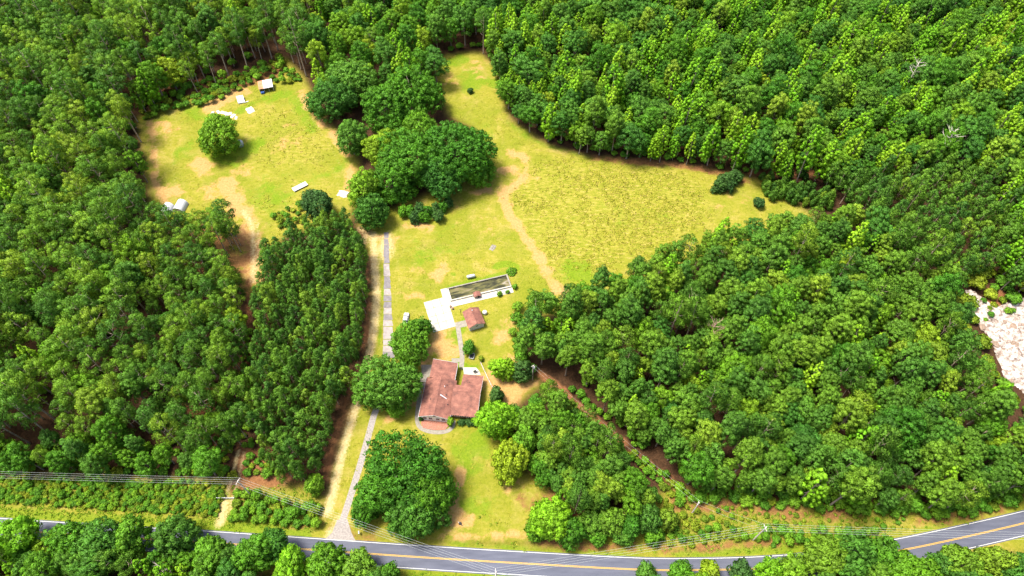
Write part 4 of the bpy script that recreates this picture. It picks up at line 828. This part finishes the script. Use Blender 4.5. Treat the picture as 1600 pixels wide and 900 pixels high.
for i, (u, v, rp, h) in enumerate(((1133,283,13,6),(1148,276,11,5.5),(1125,291,10,5),(1140,290,10,5))):
    specimen(u, v, rp, h, 'cedar', ('widest' if i == 0 else 'farthest' if i == 1 else 'leftmost' if i == 2 else 'nearest low') + ' dark evergreen of the clump on the meadow tip' , 'evergreen', 215+i, .04, 5, .65, 70, .36, 'evergreen_tree', group='dark evergreens on the meadow tip')
specimen(1186,318,8,3.5,'cedar','small dark round evergreen alone at the narrow end of the field','evergreen',220,.03,4,.5,60,.3,'evergreen_tree')
specimen(735,142,4.5,2,'cedar','tiny dark shrub alone in the far meadow strip','shrub',221,.03,4,.4,50,.28,'garden_shrub')
for i, (u, v, rp, h, mt, lab) in enumerate(((703,660,4.5,3.2,'bush','green pointed shrub at the terrace corner'),(658,654,2.6,1.4,'cedar','small dark shrub at the gable corner by the walk'),(722,659,6,1.3,'cedar','dark hedge shrub under the brick wing, nearest the terrace'),(733,660,6,1.3,'cedar','dark hedge shrub under the brick wing, middle one'),(743,661,5,1.3,'cedar','dark hedge shrub under the brick wing, outer end'),
        (781,459,3.5,1.6,'bush','green shrub at the edge of the pool walkway'),(793,456,2,1,'bush','tiny shrub near the far end of the pool walkway'),(752,560,4,1.6,'scrub','small yellowish shrub by the rail fence'),(804,448,3.5,1.5,'bush','green shrub at the far corner of the pool'),(799,424,9,.9,'bush','low spreading green patch beyond the pool corner'))):
    specimen(u, v, rp, h, mt, lab, 'shrub', 230+i, .03, 4, .4, 60, .26, 'garden_shrub')
for i, (u, v) in enumerate(((641,330),(655,328),(668,330),(680,327),(692,322),(700,316),(662,340),(685,337),(630,330),(648,340))):
    specimen(u, v, 9, 4, 'cedar' if i % 2 else 'hard', 'low bush in the thicket under the oak clump, ' + ['fourth', 'sixth', 'third from field side', 'second from field side', 'beside the field-side bush', 'outermost on the field side', 'lower middle', 'lower field side', 'outermost on the drive side', 'lower drive side'][i], 'bush', 245+i, .03, 4, .6, 60, .34, 'thicket_bush', group='thicket bushes under the oak clump')

for i, (u, v, rp, h, mt, lab) in enumerate(((25,839,37,13,'lime','bright lime tree below the road at the picture corner'),(112,851,33,12,'hard','dark tree below the road beside the corner lime tree'),(165,853,37,14,'blue','tall dark tree below the road, third from the corner'),(205,843,25,13,'bush','bright tree below the road behind the bare white branches'),(272,839,33,14,'pine','olive tree leaning over the road opposite the scrub'),(330,869,29,12,'bush','loose bright tree below the road near the bare branches'),
        (395,867,31,12,'hard','round tree below the road opposite the pipe gate'),(428,853,22,11,'blue','dark tree reaching over the road before the driveway mouth'),(455,889,27,11,'lime','lime tree below the road opposite the driveway mouth'),(510,883,31,11,'hard','wide round tree below the road opposite the driveway'),(560,889,27,10,'pine','olive tree below the road past the driveway mouth'),(608,899,15,7,'bush','last small bright tree below the road before the open verge'),
        (1110,899,20,7,'hard','first small tree below the road after the open verge'),(1160,897,18,7,'cedar','dark small tree below the road opposite the shrub pole'),(1200,897,23,7,'lime','lime tree below the road opposite the shrub pole'),(1288,872,30,10,'pine','olive tree below the road before the bend'),(1335,868,35,11,'blue','bluish tree overhanging the road before the bend'),(1375,866,25,10,'bush','bright tree at the road edge beside the bluish one'),(1405,888,24,8,'hard','green tree at the near edge of the road bend'),(1500,882,35,10,'pine','wide olive tree below the road bend'),(1552,876,24,10,'pine','tall olive tree below the road bend near the corner'),(1590,894,28,9,'blue','bluish tree below the road bend in the corner'),(1012,897,13,6,'pine','tiny olive crown at the near edge of the road past the wire pole'),(1062,894,15,7,'hard','small green crown between the tiny olive crown and the first small tree'),(1442,893,24,9,'hard','low green tree inside the road bend'),(1470,884,18,9,'pine','low olive tree inside the road bend'),(1240,890,22,8,'bush','bright low tree below the road past the lime tree'))):
    specimen(u, v, rp, h, mt, lab, 'tree', 400+i, .2, 6, 1.0, 75, .5, 'verge_tree', group='trees below the road')
# stretches of wood
scatter([(408,380),(432,372),(470,352),(500,340),(540,332),(562,368),(567,440),(561,520),(544,580),(520,640),(497,700),(484,738),(430,740),(402,700),(394,640),(400,560),(404,440)], 8.5, {'ypine':1}, 2.6, 40, clear_ok=True, smin=.72, smax=1.22)
scatter([(400,640),(510,640),(482,740),(440,740),(400,690)], 9, {'pine':.5,'hard':.2,'ypine':.3}, 4.2, 20, clear_ok=True, smin=.5, smax=.75)
scatter([(244,341),(300,337),(330,328),(350,332),(360,345),(362,368),(300,385),(245,400)], 12, {'pine':1}, 4.0, 30, clear_ok=True, smin=.62, smax=.85)
scatter([(238,400),(300,395),(335,388),(358,402),(368,440),(374,500),(374,620),(366,680),(340,690),(240,680),(215,600),(225,480)], 12, {'pine':.75,'ypine':.2,'hard':.05}, 4.2, 30, clear_ok=True, smin=.6, smax=.85)
scatter([(-260,-160),(480,-160),(478,60),(450,95),(400,120),(330,130),(215,150),(225,200),(240,320),(240,400),(225,480),(215,600),(190,650),(0,660),(-260,660)], 16, {'pine':.86,'hard':.06,'round_pine':.05,'poplar':.03}, 4.7, 30)
scatter([(-260,650),(0,630),(200,610),(260,630),(330,690),(318,738),(0,735),(-260,735)], 12, {'hard':.5,'pine':.2,'blue':.15,'round_pine':.15}, 5.2, 30, smin=.6, smax=.95)
scatter([(470,-160),(770,-160),(770,80),(690,92),(600,110),(540,140),(480,100)], 14, {'hard':.55,'blue':.3,'poplar':.12,'pine':.03}, 5.6, 30, smin=.75, smax=1.1)
scatter([(760,-160),(1900,-160),(1900,235),(1600,240),(1420,245),(1200,255),(1000,250),(860,225),(780,180),(765,100)], 13, {'hard':.36,'blue':.20,'poplar':.22,'round_pine':.22}, 4.9, 30, smin=.58, smax=1.15)
scatter([(1290,255),(1440,225),(1520,255),(1580,320),(1570,400),(1500,425),(1440,400),(1340,335)], 9, {'ypine':1}, 3.2, 30, smin=1.05, smax=1.45)
scatter([(1540,240),(1900,230),(1900,420),(1600,430),(1570,330)], 12, {'round_pine':.5,'poplar':.3,'hard':.2}, 5.0, 30, smin=.7, smax=1)
scatter([(1190,272),(1340,262),(1360,300),(1300,322),(1200,305)], 2.5, {'small_pine':1}, 2.2, 30, clear_ok=True)
scatter([(830,462),(880,445),(930,420),(1000,395),(1110,352),(1190,332),(1250,332),(1340,330),(1440,390),(1505,420),(1492,470),(1512,520),(1538,590),(1590,655),(1900,720),(1900,770),(1600,782),(1520,795),(1400,785),(1200,772),(1090,765),(1035,715),(960,645),(900,600),(850,575),(808,545),(800,500)], 13,
        {'round_pine':.58,'pine':.16,'hard':.13,'blue':.07,'poplar':.045}, 4.7, 30, smin=.6, smax=1.1, keepout=[[(815,560),(845,575),(905,618),(960,662),(1045,735),(1100,780),(1085,800),(1030,760),(940,690),(890,645),(830,610)]])
scatter([(-260,880),(0,878),(200,884),(430,890),(640,905),(640,960),(300,1000),(-260,1000)], 7, {'hard':.55,'pine':.1,'bush':0.,'blue':.25,'poplar':.1}, 5.2, 30, clear_ok=True, smin=.6, smax=.85)
scatter([(-260,835),(60,835),(130,850),(300,856),(430,862),(540,872),(600,890),(560,905),(200,890),(-260,885)], 7, {'hard':.6,'blue':.2,'poplar':.08,'round_pine':.12}, 4.6, 30, clear_ok=True, smin=.5, smax=.72)
scatter([(1000,918),(1100,908),(1300,898),(1390,895),(1420,910),(1500,905),(1600,885),(1900,840),(1900,1000),(1000,1000)], 7, {'round_pine':.35,'hard':.35,'blue':.2,'poplar':.1}, 4.8, 30, clear_ok=True, smin=.5, smax=.75)
scatter([(1500,425),(1560,415),(1640,430),(1640,465),(1560,462),(1530,450)], 3, {'bush':.3,'scrub':.7}, 2.2, 30, grid=LOW, clear_ok=True, smin=1.2, smax=2.2)
scatter([(1470,430),(1512,455),(1530,500),(1555,560),(1590,620),(1560,640),(1520,560),(1480,480)], 3, {'scrub':.8,'bush':.2}, 2.4, 30, grid=LOW, clear_ok=True, smin=1.3, smax=2.4)
scatter([(828,628),(866,612),(909,640),(953,684),(996,726),(1024,770),(988,792),(930,792),(885,778),(862,745),(850,695),(826,668)], 10.5, {'round_pine':.55,'pine':.25,'hard':.2}, 3.7, 40, clear_ok=True, smin=.55, smax=.82)
scatter([(800,640),(840,650),(860,700),(900,770),(870,760),(835,730),(815,690)], 6, {'hard':.7,'round_pine':.3}, 3.4, 30, clear_ok=True, smin=.4, smax=.55)
scatter([(1515,448),(1545,470),(1575,462),(1600,455),(1600,475),(1560,500),(1540,505)], .5, {'scrub':.6,'bush':.4}, 4.5, 10, grid=LOW, clear_ok=True, smin=.6, smax=1.2)
# scrub below the wires, thicket edges, undergrowth
scatter([(-200,742),(0,745),(330,753),(352,760),(338,806),(200,797),(0,784),(-200,775)], .8, {'bush':.6,'scrub':.4}, 1.5, 30, grid=LOW, clear_ok=True, smin=.32, smax=.8)
scatter([(372,768),(498,790),(502,822),(440,818),(356,812)], .8, {'bush':.95,'scrub':.05}, 1.9, 40, grid=LOW, clear_ok=True, smin=.7, smax=1.25)
scatter([(1030,775),(1100,800),(1180,838),(1100,852),(1040,850),(1010,830)], .8, {'bush':.55,'scrub':.45}, 2.3, 30, grid=LOW, clear_ok=True, smin=.55, smax=1.0)
scatter([(1180,838),(1200,825),(1330,830),(1380,826),(1330,842),(1200,852)], .8, {'bush':.9,'scrub':.1}, 1.9, 30, grid=LOW, clear_ok=True, smin=.6, smax=1.05)
scatter([(1100,790),(1350,806),(1420,806),(1400,825),(1200,820),(1120,810)], .6, {'scrub':.8,'bush':.2}, 3.2, 20, grid=LOW, clear_ok=True, smin=.35, smax=.75)
scatter([(1085,780),(1200,792),(1350,802),(1480,806),(1560,796),(1600,770),(1600,750),(1400,770),(1100,760)], 1, {'bush':.9,'scrub':.1}, 1.7, 34, grid=LOW, clear_ok=True, smin=.9, smax=1.9)
scatter([(215,150),(290,130),(345,122),(400,104),(440,88),(448,104),(395,126),(350,150),(330,158),(280,168),(222,186)], 1, {'bush':.8,'scrub':.2}, 2.2, 34, grid=LOW, clear_ok=True, smin=.8, smax=1.5)
scatter([(690,80),(760,70),(790,150),(860,220),(960,242),(1100,258),(1190,268),(1100,250),(950,228),(850,200),(780,130),(760,60)], 1, {'bush':1}, 2.6, 30, grid=LOW, clear_ok=True, smin=.9, smax=1.6)
scatter([(800,480),(815,470),(822,560),(838,585),(815,570),(800,530)], 1, {'bush':1}, 2.4, 30, grid=LOW, clear_ok=True, smin=.9, smax=1.7)
scatter([(425,335),(470,318),(480,345),(435,362)], .5, {'bush':.4,'scrub':.6}, 2.2, 8, grid=LOW, clear_ok=True, smin=.5, smax=1.1)
scatter([(440,100),(475,125),(450,130),(420,125)], .5, {'bush':.7,'scrub':.3}, 2.2, 12, grid=LOW, clear_ok=True, smin=.5, smax=1.2)
scatter([(378,520),(398,520),(398,600),(394,700),(374,700)], .8, {'bush':.9,'scrub':.1}, 2.6, 24, grid=LOW, clear_ok=True, smin=.6, smax=1.3)
scatter([(320,660),(395,690),(440,740),(360,745),(320,735)], .8, {'bush':.7,'scrub':.3}, 2.2, 24, grid=LOW, clear_ok=True, smin=.5, smax=1.2, keepout=[[(365,700),(386,700),(380,745),(358,745)]])
scatter([(100,690),(320,690),(335,745),(0,742),(-100,735)], 1, {'bush':.7,'scrub':.3}, 2.3, 20, grid=LOW, clear_ok=True, smin=.8, smax=1.5)
for zone in ([(-200,-100),(470,-100),(400,100),(215,150),(240,400),(215,600),(-200,640)], [(770,-100),(1800,-100),(1800,235),(860,215)], [(870,480),(1110,365),(1250,340),(1500,420),(1540,560),(1700,780),(1090,770),(900,600)]):
    scatter(zone, 0, {'bush':1}, 5.0, 14, grid=LOW, smin=.8, smax=1.8)

scatter([(960,690),(1000,712),(1045,745),(1095,785),(1070,790),(1020,750),(960,705),(935,670),(950,668)], .6, {'bush':.7,'scrub':.3}, 1.9, 36, grid=LOW, clear_ok=True, smin=.5, smax=1.1)
scatter([(885,606),(925,636),(978,680),(1000,705),(1010,695),(950,645),(900,604)], 1, {'bush':1}, 2.2, 30, grid=LOW, clear_ok=True, smin=.7, smax=1.4)
# ------------------------------------------------------------------ trees: one object each for the largest in view, one mass for the rest
LM = [(110,60,'in the far corner of the dark pine wood'),(300,60,'in the pine wood behind the tin shed'),(80,200,'deep in the dark pine wood'),(200,230,'of the pine wood beside the left clearing'),(70,380,'midway down the dark pine wood'),(210,380,'of the pine wood beside the arched shelters'),
      (100,520,'in the near half of the dark pine wood'),(90,680,'above the power wires and scrub'),(260,690,'above the scrub near the pipe gate'),(310,360,'beside the white arched shelters'),(310,500,'in the thinned stand between wood and plantation'),(320,620,'at the near end of the thinned stand'),
      (430,420,'at the clearing end of the plantation'),(540,420,'of the plantation beside the slab drive'),(460,530,'in the middle of the plantation'),(450,650,'at the near end of the plantation'),(540,580,'of the plantation along the rutted track'),(430,730,'near the scrub below the plantation'),
      (480,40,'in the wood behind the left clearing corner'),(620,50,'in the wood behind the oak clump'),(730,50,'at the top of the far meadow strip'),(850,120,'in the wood beside the far meadow strip'),(900,215,'at the wood edge above the tall meadow'),(1080,220,'at the wood edge behind the meadow evergreens'),
      (950,40,'in the far wood above the meadow strip'),(1120,80,'in the middle of the far wood'),(1300,40,'in the far wood before the dead tree'),(1430,100,'around the pale dead tree of the far wood'),(1540,40,'in the far corner of the far wood'),(1300,180,'in the far wood behind the young pines'),(1490,210,'around the white snag'),
      (1260,285,'in the thicket at the narrow field end'),(1440,310,'in the stand behind the narrow field end'),(1560,330,'beyond the slender pine stand'),(960,430,'at the meadow edge of the big wood'),(1120,380,'of the big wood below the tall meadow'),(1260,360,'of the big wood at the narrow field end'),(1400,430,'of the big wood towards the slender pines'),
      (850,510,'of the big wood facing the shed'),(1000,530,'of the big wood beyond the clay cut'),(1115,510,'around the brown dead tree in the big wood'),(1270,520,'in the heart of the big wood'),(1420,560,'of the big wood towards the rocks'),(1530,480,'on the bank of the pale rocks'),(1560,600,'just below the pale rocks'),
      (880,660,'at the house end of the lawn grove'),(930,720,'in the middle of the lawn grove'),(990,765,'at the roadside end of the lawn grove'),(840,700,'at the lawn edge of the grove'),(1000,640,'along the clay cut edge of the big wood'),(1120,700,'of the big wood above the shrub pole'),(1270,680,'of the big wood midway above the verge'),(1420,680,'of the big wood above the road bend'),(1550,720,'of the big wood nearest the road bend'),
      (60,770,'under the wires at the end of the verge'),(200,780,'under the wires along the verge'),(310,785,'under the wires beside the pipe gate'),(430,800,'between the pipe gate and the driveway mouth'),(80,880,'below the road at the far end of the verge'),(260,880,'below the road opposite the scrub'),(400,880,'below the road opposite the pipe gate'),(560,885,'below the road opposite the driveway mouth'),
      (1080,820,'in scrub between roadside row and shrub pole'),(1260,835,'along the verge beyond the shrub pole'),(1250,800,'on the clay bank under the big wood'),(1400,800,'on the clay bank before the road bend'),(1120,885,'below the road opposite the shrub pole'),(1320,880,'below the road before its bend'),(1520,885,'below the road bend'),
      (270,155,'under the pine trunks at the clearing edge'),(450,340,'in the weeds at the foot of the clearing'),(450,115,'beside the tin shed'),(815,520,'under the big wood edge facing the shed')]
LMX = np.array([W(u, v)[:2] for u, v, _ in LM])
by = {}
for s_ in SPOTS: by.setdefault(s_[0], []).append(s_)
def spot_key(s_):
    u, v, k = P(s_[1], s_[2], HGT[s_[0]]*.7*s_[3]); inside = -12 < u < 1612 and -12 < v < 912
    return (0 if inside else 1, -k*RAD[s_[0]]*s_[3])
PROTO_OBJ = {}
def mass(kind, spots):
    """the remaining trees of a kind: one object, instances on points"""
    n = len(spots); me = bpy.data.meshes.new(MASS[kind]); me.vertices.add(n)
    me.vertices.foreach_set('co', np.array([(s_[1], s_[2], 0) for s_ in spots], np.float32).ravel())
    a = me.attributes.new('turn', 'FLOAT_VECTOR', 'POINT'); a.data.foreach_set('vector', np.array([(srng.normal()*.03, srng.normal()*.03, s_[4]) for s_ in spots], np.float32).ravel())
    a = me.attributes.new('size', 'FLOAT_VECTOR', 'POINT'); a.data.foreach_set('vector', np.array([(s_[3],s_[3],s_[3]*srng.uniform(.85,1.15)) for s_ in spots], np.float32).ravel())
    a = me.attributes.new('pick', 'INT', 'POINT'); a.data.foreach_set('value', np.array([s_[5] for s_ in spots], np.int32))
    o = bpy.data.objects.new(MASS[kind], me); link(o)
    ng = bpy.data.node_groups.new(MASS[kind], 'GeometryNodeTree'); ng.interface.new_socket('Geometry', in_out='INPUT', socket_type='NodeSocketGeometry'); ng.interface.new_socket('Geometry', in_out='OUTPUT', socket_type='NodeSocketGeometry')
    N_ = ng.nodes; L_ = ng.links; gi = N_.new('NodeGroupInput'); go = N_.new('NodeGroupOutput'); ip = N_.new('GeometryNodeInstanceOnPoints'); jn = N_.new('GeometryNodeJoinGeometry')
    for objs in PROTO_OBJ[kind]:
        j2 = N_.new('GeometryNodeJoinGeometry')
        for ob in objs:
            q = N_.new('GeometryNodeObjectInfo'); q.transform_space = 'ORIGINAL'; q.inputs['Object'].default_value = ob; q.inputs['As Instance'].default_value = False; L_.new(q.outputs['Geometry'], j2.inputs[0])
        t = N_.new('GeometryNodeGeometryToInstance'); L_.new(j2.outputs[0], t.inputs[0]); L_.new(t.outputs[0], jn.inputs[0])
    L_.new(gi.outputs[0], ip.inputs['Points']); L_.new(jn.outputs[0], ip.inputs['Instance']); ip.inputs['Pick Instance'].default_value = True
    for nm, ty, sk in (('pick','INT','Instance Index'),('turn','FLOAT_VECTOR','Rotation'),('size','FLOAT_VECTOR','Scale')):
        q = N_.new('GeometryNodeInputNamedAttribute'); q.data_type = ty; q.inputs['Name'].default_value = nm
        out = [x for x in q.outputs if x.enabled and x.name == 'Attribute'][0]; L_.new(out, ip.inputs[sk])
    L_.new(ip.outputs[0], go.inputs[0]); md = o.modifiers.new('scatter', 'NODES'); md.node_group = ng
    tag(o, {'pine':'mass of dark pine crowns filling the far pine wood','round_pine':'mass of round pine crowns filling the big wood','ypine':'mass of slender pines filling the far stand','hard':'mass of broadleaf crowns filling the far wood','blue':'mass of bluish crowns in the far wood','poplar':'mass of lime poplars in the far wood','small_pine':'mass of young pines','bush':'leafy undergrowth below the woods','scrub':'yellowish scrub undergrowth'}[kind], None, None, 'stuff')
print('trees', {k: len(v) for k, v in by.items()})
for kind, spots in by.items():
    spots.sort(key=spot_key); one = spots[:300]; rest = spots[300:]; seen = {}; flat = kind in ('bush', 'scrub')
    inside = [s_ for s_ in one if spot_key(s_)[0] == 0]; rest = [s_ for s_ in one if spot_key(s_)[0]] + rest; one = inside
    near = [int(np.argmin(np.hypot(LMX[:,0]-q[1], LMX[:,1]-q[2]))) for q in one]; labels = [None]*len(one)
    lw = lambda t: t if len(t.split()) <= 16 else t.replace(' row,', ',').replace(' the ', ' ', 1)
    for i in set(near):                          # each tree by its row and its place in the row, seen from the drone
        m_ = [j for j in range(len(one)) if near[j] == i]; uv = {j: P(one[j][1], one[j][2], HGT[kind]*.8*one[j][3]) for j in m_}; m_.sort(key=lambda j: uv[j][1]); rows = 1 if len(m_) <= 6 else (2 if len(m_) <= 16 else 3)
        for r_i, row in enumerate(np.array_split(np.array(m_), rows)):
            row = sorted(row.tolist(), key=lambda j: uv[j][0]); rn = {1: [''], 2: [', upper row', ', lower row'], 3: [', upper row', ', middle row', ', lower row']}[rows][r_i]
            for k_i, j in enumerate(row): labels[j] = lw(LOOK[kind] + ' ' + LM[i][2] + rn + ('' if len(m_) == 1 else ', ' + (ORD[k_i] if k_i < len(row)-1 or len(row) == 1 else 'rightmost')))
    for s_, lab, i in zip(one, labels, near):
        _, x, y, s, rz, pi = s_; pi %= len(PROTO[kind]); w = LM[i][2]
        grp = LOOK[kind].split()[-1] + 's ' + w; sz = srng.uniform(.85, 1.15); tl = (srng.normal()*.03, srng.normal()*.03)
        if flat:
            o = bpy.data.objects.new(NAME[kind], PROTO[kind][pi][0]); o.location = (x, y, 0); o.rotation_euler = (0, 0, rz); o.scale = (s, s, s*sz); link(o); tag(o, lab, CAT[kind], grp); kids = [o]
        else:
            o = place_tree(NAME[kind], PROTO[kind][pi], x, y, s, rz, lab, CAT[kind], grp, tl, sz); kids = None
        if pi not in seen: seen[pi] = kids or list(o.children) or [c for c in bpy.data.objects if c.parent == o]
    PROTO_OBJ[kind] = [seen[k] for k in sorted(seen)]
    if rest: mass(kind, [(*q[:5], q[5] % len(seen)) for q in rest])

# ------------------------------------------------------------------ dead trees
def snag(u, v, h, label, seed, mt='dead', z=None, spread=2.2, n=9):
    x, y, _ = W(u, v, z if z is not None else h*.85); rg = np.random.default_rng(seed); o = tag(empty('dead_tree', (x, y, 0), rg.random()*6), label, 'dead tree')
    MB().tube([(0,0,0),(.1,0,h*.4),(-.1,.1,h*.75),(.1,0,h)], [.28,.22,.14,.04], 8).build('trunk', M[mt], o)
    for i in range(n):
        t = .55 + .42*i/n; a = i*2.4 + rg.normal()*.3; L = spread*(1.3-t*.6)*(.7+.6*rg.random()); s = Vector((0,0,h*t)); e = s + Vector((math.cos(a)*L, math.sin(a)*L, L*.7)); m_ = MB().tube([s, s.lerp(e,.5)+Vector((0,0,-.12)), e], [.09,.07,.025], 5)
        for k in range(4):
            q = s.lerp(e, .4+.15*k); b = a + rg.normal()*.9; l = L*.4; m_.tube([q, q+Vector((math.cos(b)*l, math.sin(b)*l, l*.8))], [.05,.02], 4)
        m_.build('branch', M[mt], o)
    return o
snag(1487,212,20,'pale white snag among green crowns in the far wood',1, spread=3.4, n=14)
snag(1434,103,21,'bleached bare tree in the middle of the far wood',2, spread=3.2, n=10)
snag(1117,510,18,'brown dead tree standing in the big wood',3,'deadb', spread=3.0, n=14)
snag(83,143,20,'bare grey snag in the dark pine wood',4, spread=2.0, n=6)
snag(268,388,11,'bare brown tree beside the arched shelters',5,'deadb', spread=2.6, n=11)
snag(255,888,9,'bare white branches below the road',6, spread=3.0, n=6)
snag(882,458,9,'small brown dead tree at the big wood corner',7,'deadb', spread=2.0, n=10)

# ------------------------------------------------------------------ pale rocks beyond the big wood
def rock_mat():
    m = bpy.data.materials.new('pale_granite'); nt, n, l = nodes_of(m); b = n['Principled BSDF']; tc = n.new('ShaderNodeTexCoord')
    a = n.new('ShaderNodeTexNoise'); a.inputs['Scale'].default_value = .7; a.inputs['Detail'].default_value = 9; a.inputs['Roughness'].default_value = .7; l.new(tc.outputs['Object'], a.inputs[0])
    r = ramp(n, [(.34, (.05,.035,.028)), (.43, (.17,.12,.095)), (.51, (.30,.26,.225)), (.64, (.46,.43,.41))]); l.new(a.outputs[0], r.inputs[0]); l.new(r.outputs[0], b.inputs['Base Color']); b.inputs['Roughness'].default_value = .85
    return m
M['granite'] = rock_mat(); M['stone'] = mat('brown_stone', (.12,.085,.06), (.30,.22,.17), 1.2, .9, .4)
rp_ = [W(*p) for p in ((1508,452),(1530,462),(1556,482),(1580,470),(1640,460),(1720,560),(1690,640),(1610,620),(1570,590),(1556,550),(1545,525),(1526,502),(1514,480))]
rg = np.random.default_rng(9); rx = np.arange(min(p[0] for p in rp_), max(p[0] for p in rp_), .6); ry = np.arange(min(p[1] for p in rp_), max(p[1] for p in rp_), .6); RX, RY = np.meshgrid(rx, ry); ins = inpoly(RX, RY, rp_)
hz = rg.random(RX.shape); hz2 = np.kron(rg.random((RX.shape[0]//4+1, RX.shape[1]//4+1)), np.ones((4,4)))[:RX.shape[0], :RX.shape[1]]
Z = np.where(ins, .1 + .6*hz**2 + 1.3*hz2**2, -.1); ii = np.arange(RX.size).reshape(RX.shape); q = np.stack([ii[:-1,:-1], ii[:-1,1:], ii[1:,1:], ii[1:,:-1]], -1).reshape(-1,4); keep = ins.ravel()[q].any(1)
used, inv = np.unique(q[keep], return_inverse=True)
rm = np_mesh('rock_outcrop', np.stack([RX.ravel(), RY.ravel(), Z.ravel()], 1)[used], inv.reshape(-1,4), [M['granite']]); link(tag(bpy.data.objects.new('rock_outcrop', rm), 'pale broken rock bed at the edge of the big wood', 'rock'))
bl = []
for s in range(4):
    r = np.random.default_rng(300+s); vv = []; ff = []; n, m_ = 9, 6
    for j in range(m_):
        for i in range(n): a = i*6.283/n; t = (j+.5)/m_*math.pi*.62; rr = math.sin(t)*(.8+.35*r.random()); vv.append((math.cos(a)*rr, math.sin(a)*rr*.8, math.cos(t)*.62*(.85+.3*r.random())))
    for j in range(m_-1):
        for i in range(n): ff.append((j*n+i, j*n+(i+1) % n, (j+1)*n+(i+1) % n, (j+1)*n+i)[::-1])
    ff.append(tuple(range(n))); bl.append((vv, ff))
meshes = []
for s, (vv, ff) in enumerate(bl):
    for mt in ('granite', 'stone'): me = bpy.data.meshes.new('boulder'); me.from_pydata(vv, [], ff); me.update(); me.materials.append(M[mt]); meshes.append(me)
kx = 0; BOUL = {}
for t in range(400):
    x, y = rg.uniform(rx[0], rx[-1]), rg.uniform(ry[0], ry[-1])
    if not inpoly(np.array([x]), np.array([y]), rp_)[0]: continue
    u, v, _ = P(x, y)
    if u > 1615: continue
    k_ = int(rg.integers(8)); o = bpy.data.objects.new('boulder', meshes[k_]); s = rg.uniform(.5,1.5); o.scale = (s, s, s*.9); o.location = (x, y, .35); o.rotation_euler = (0, 0, rg.random()*6); link(o)
    w = 'at the head of the pale rock bed' if v < 490 else ('in the middle of the pale rock bed' if v < 550 else 'at the near end of the pale rock bed')
    tag(o, ('brown boulder ' if k_ % 2 else 'pale boulder ') + w, 'boulder', 'boulders ' + w); kx += 1; BOUL.setdefault(o['label'], []).append((u, o))
    if kx > 60: break

for lab, L in BOUL.items():
    L.sort(key=lambda q: q[0])
    for k, (_, o) in enumerate(L): o['label'] = lab + ', ' + ORD[k]

# ------------------------------------------------------------------ tall grass and weeds (nobody could count them)
def leaf_attr(name, stops):
    m = bpy.data.materials.new(name); nt, n, l = nodes_of(m); at = n.new('ShaderNodeAttribute'); at.attribute_name = 'tone'; r = ramp(n, stops); l.new(at.outputs['Fac'], r.inputs[0]); l.new(r.outputs[0], n['Principled BSDF'].inputs['Base Color']); n['Principled BSDF'].inputs['Roughness'].default_value = .9; n['Principled BSDF'].inputs['Specular IOR Level'].default_value = .05; return m
openg = np.clip(clear*1.4-.4, 0, 1) * (ROAD_D > 4) * (1 - np.clip(dirt*1.2, 0, 1)) * (1 - np.clip(ruts*2, 0, 1)) * (1 - np.clip(clay, 0, 1))
for px in ([(655,468),(812,420),(812,460),(720,520),(670,525)], [(648,560),(760,560),(760,680),(648,680)], [(594,360),(612,360),(622,565),(592,565)]): openg *= ~inpoly(GX, GY, [W(*p) for p in px])
def weeds(name, weight, n, size, stops, label, rad=(.35, .9), leaves=16, seed=1):
    """low mats of leafy weeds in uneven patches"""
    r = np.random.default_rng(seed); p = weight.ravel() / weight.sum(); c = r.choice(len(p), n, p=p); q = r.uniform(*rad, n)
    C = np.stack([GX.ravel()[c] + r.uniform(-CELL, CELL, n), GY.ravel()[c] + r.uniform(-CELL, CELL, n), np.full(n, .05)], 1)
    me = leaf_mesh(name, r, C, np.stack([q, q, .10 + .12*q], 1), leaves, size, leaf_attr(name, stops), np.array([0., 150., -400.]), up=.9); link(tag(bpy.data.objects.new(name, me), label, kind='stuff'))
patch = lambda t: np.clip((noise2(7, 41)*.5 + noise2(2.2, 42)*.3 + noise2(20, 43)*.4 - t) * 5, 0, 1)
weeds('tall_meadow_grass', openg*rough*(patch(.5)*.6+.12), 3000, .36, [(0,(.17,.20,.013)),(.4,(.24,.24,.02)),(.8,(.32,.28,.045)),(1,(.40,.31,.11))], 'tall straw and green meadow grass with weeds', (.35,1.0), 10, 5)
weeds('mown_grass', openg*(1-.8*rough)*(patch(.5)+.1), 2600, .30, [(0,(.18,.21,.011)),(.5,(.25,.25,.018)),(1,(.33,.28,.045))], 'short yellow green grass over the clearings', (.4,1.2), 6, 6)
weeds('verge_weeds', openg*np.clip(corr + .9*lush_and_shade*(ROAD_D < 12), 0, 1), 2200, .36, [(0,(.075,.15,.008)),(.5,(.12,.20,.011)),(1,(.19,.23,.02))], 'green weeds along the road verge', (.3,.8), 14, 7)
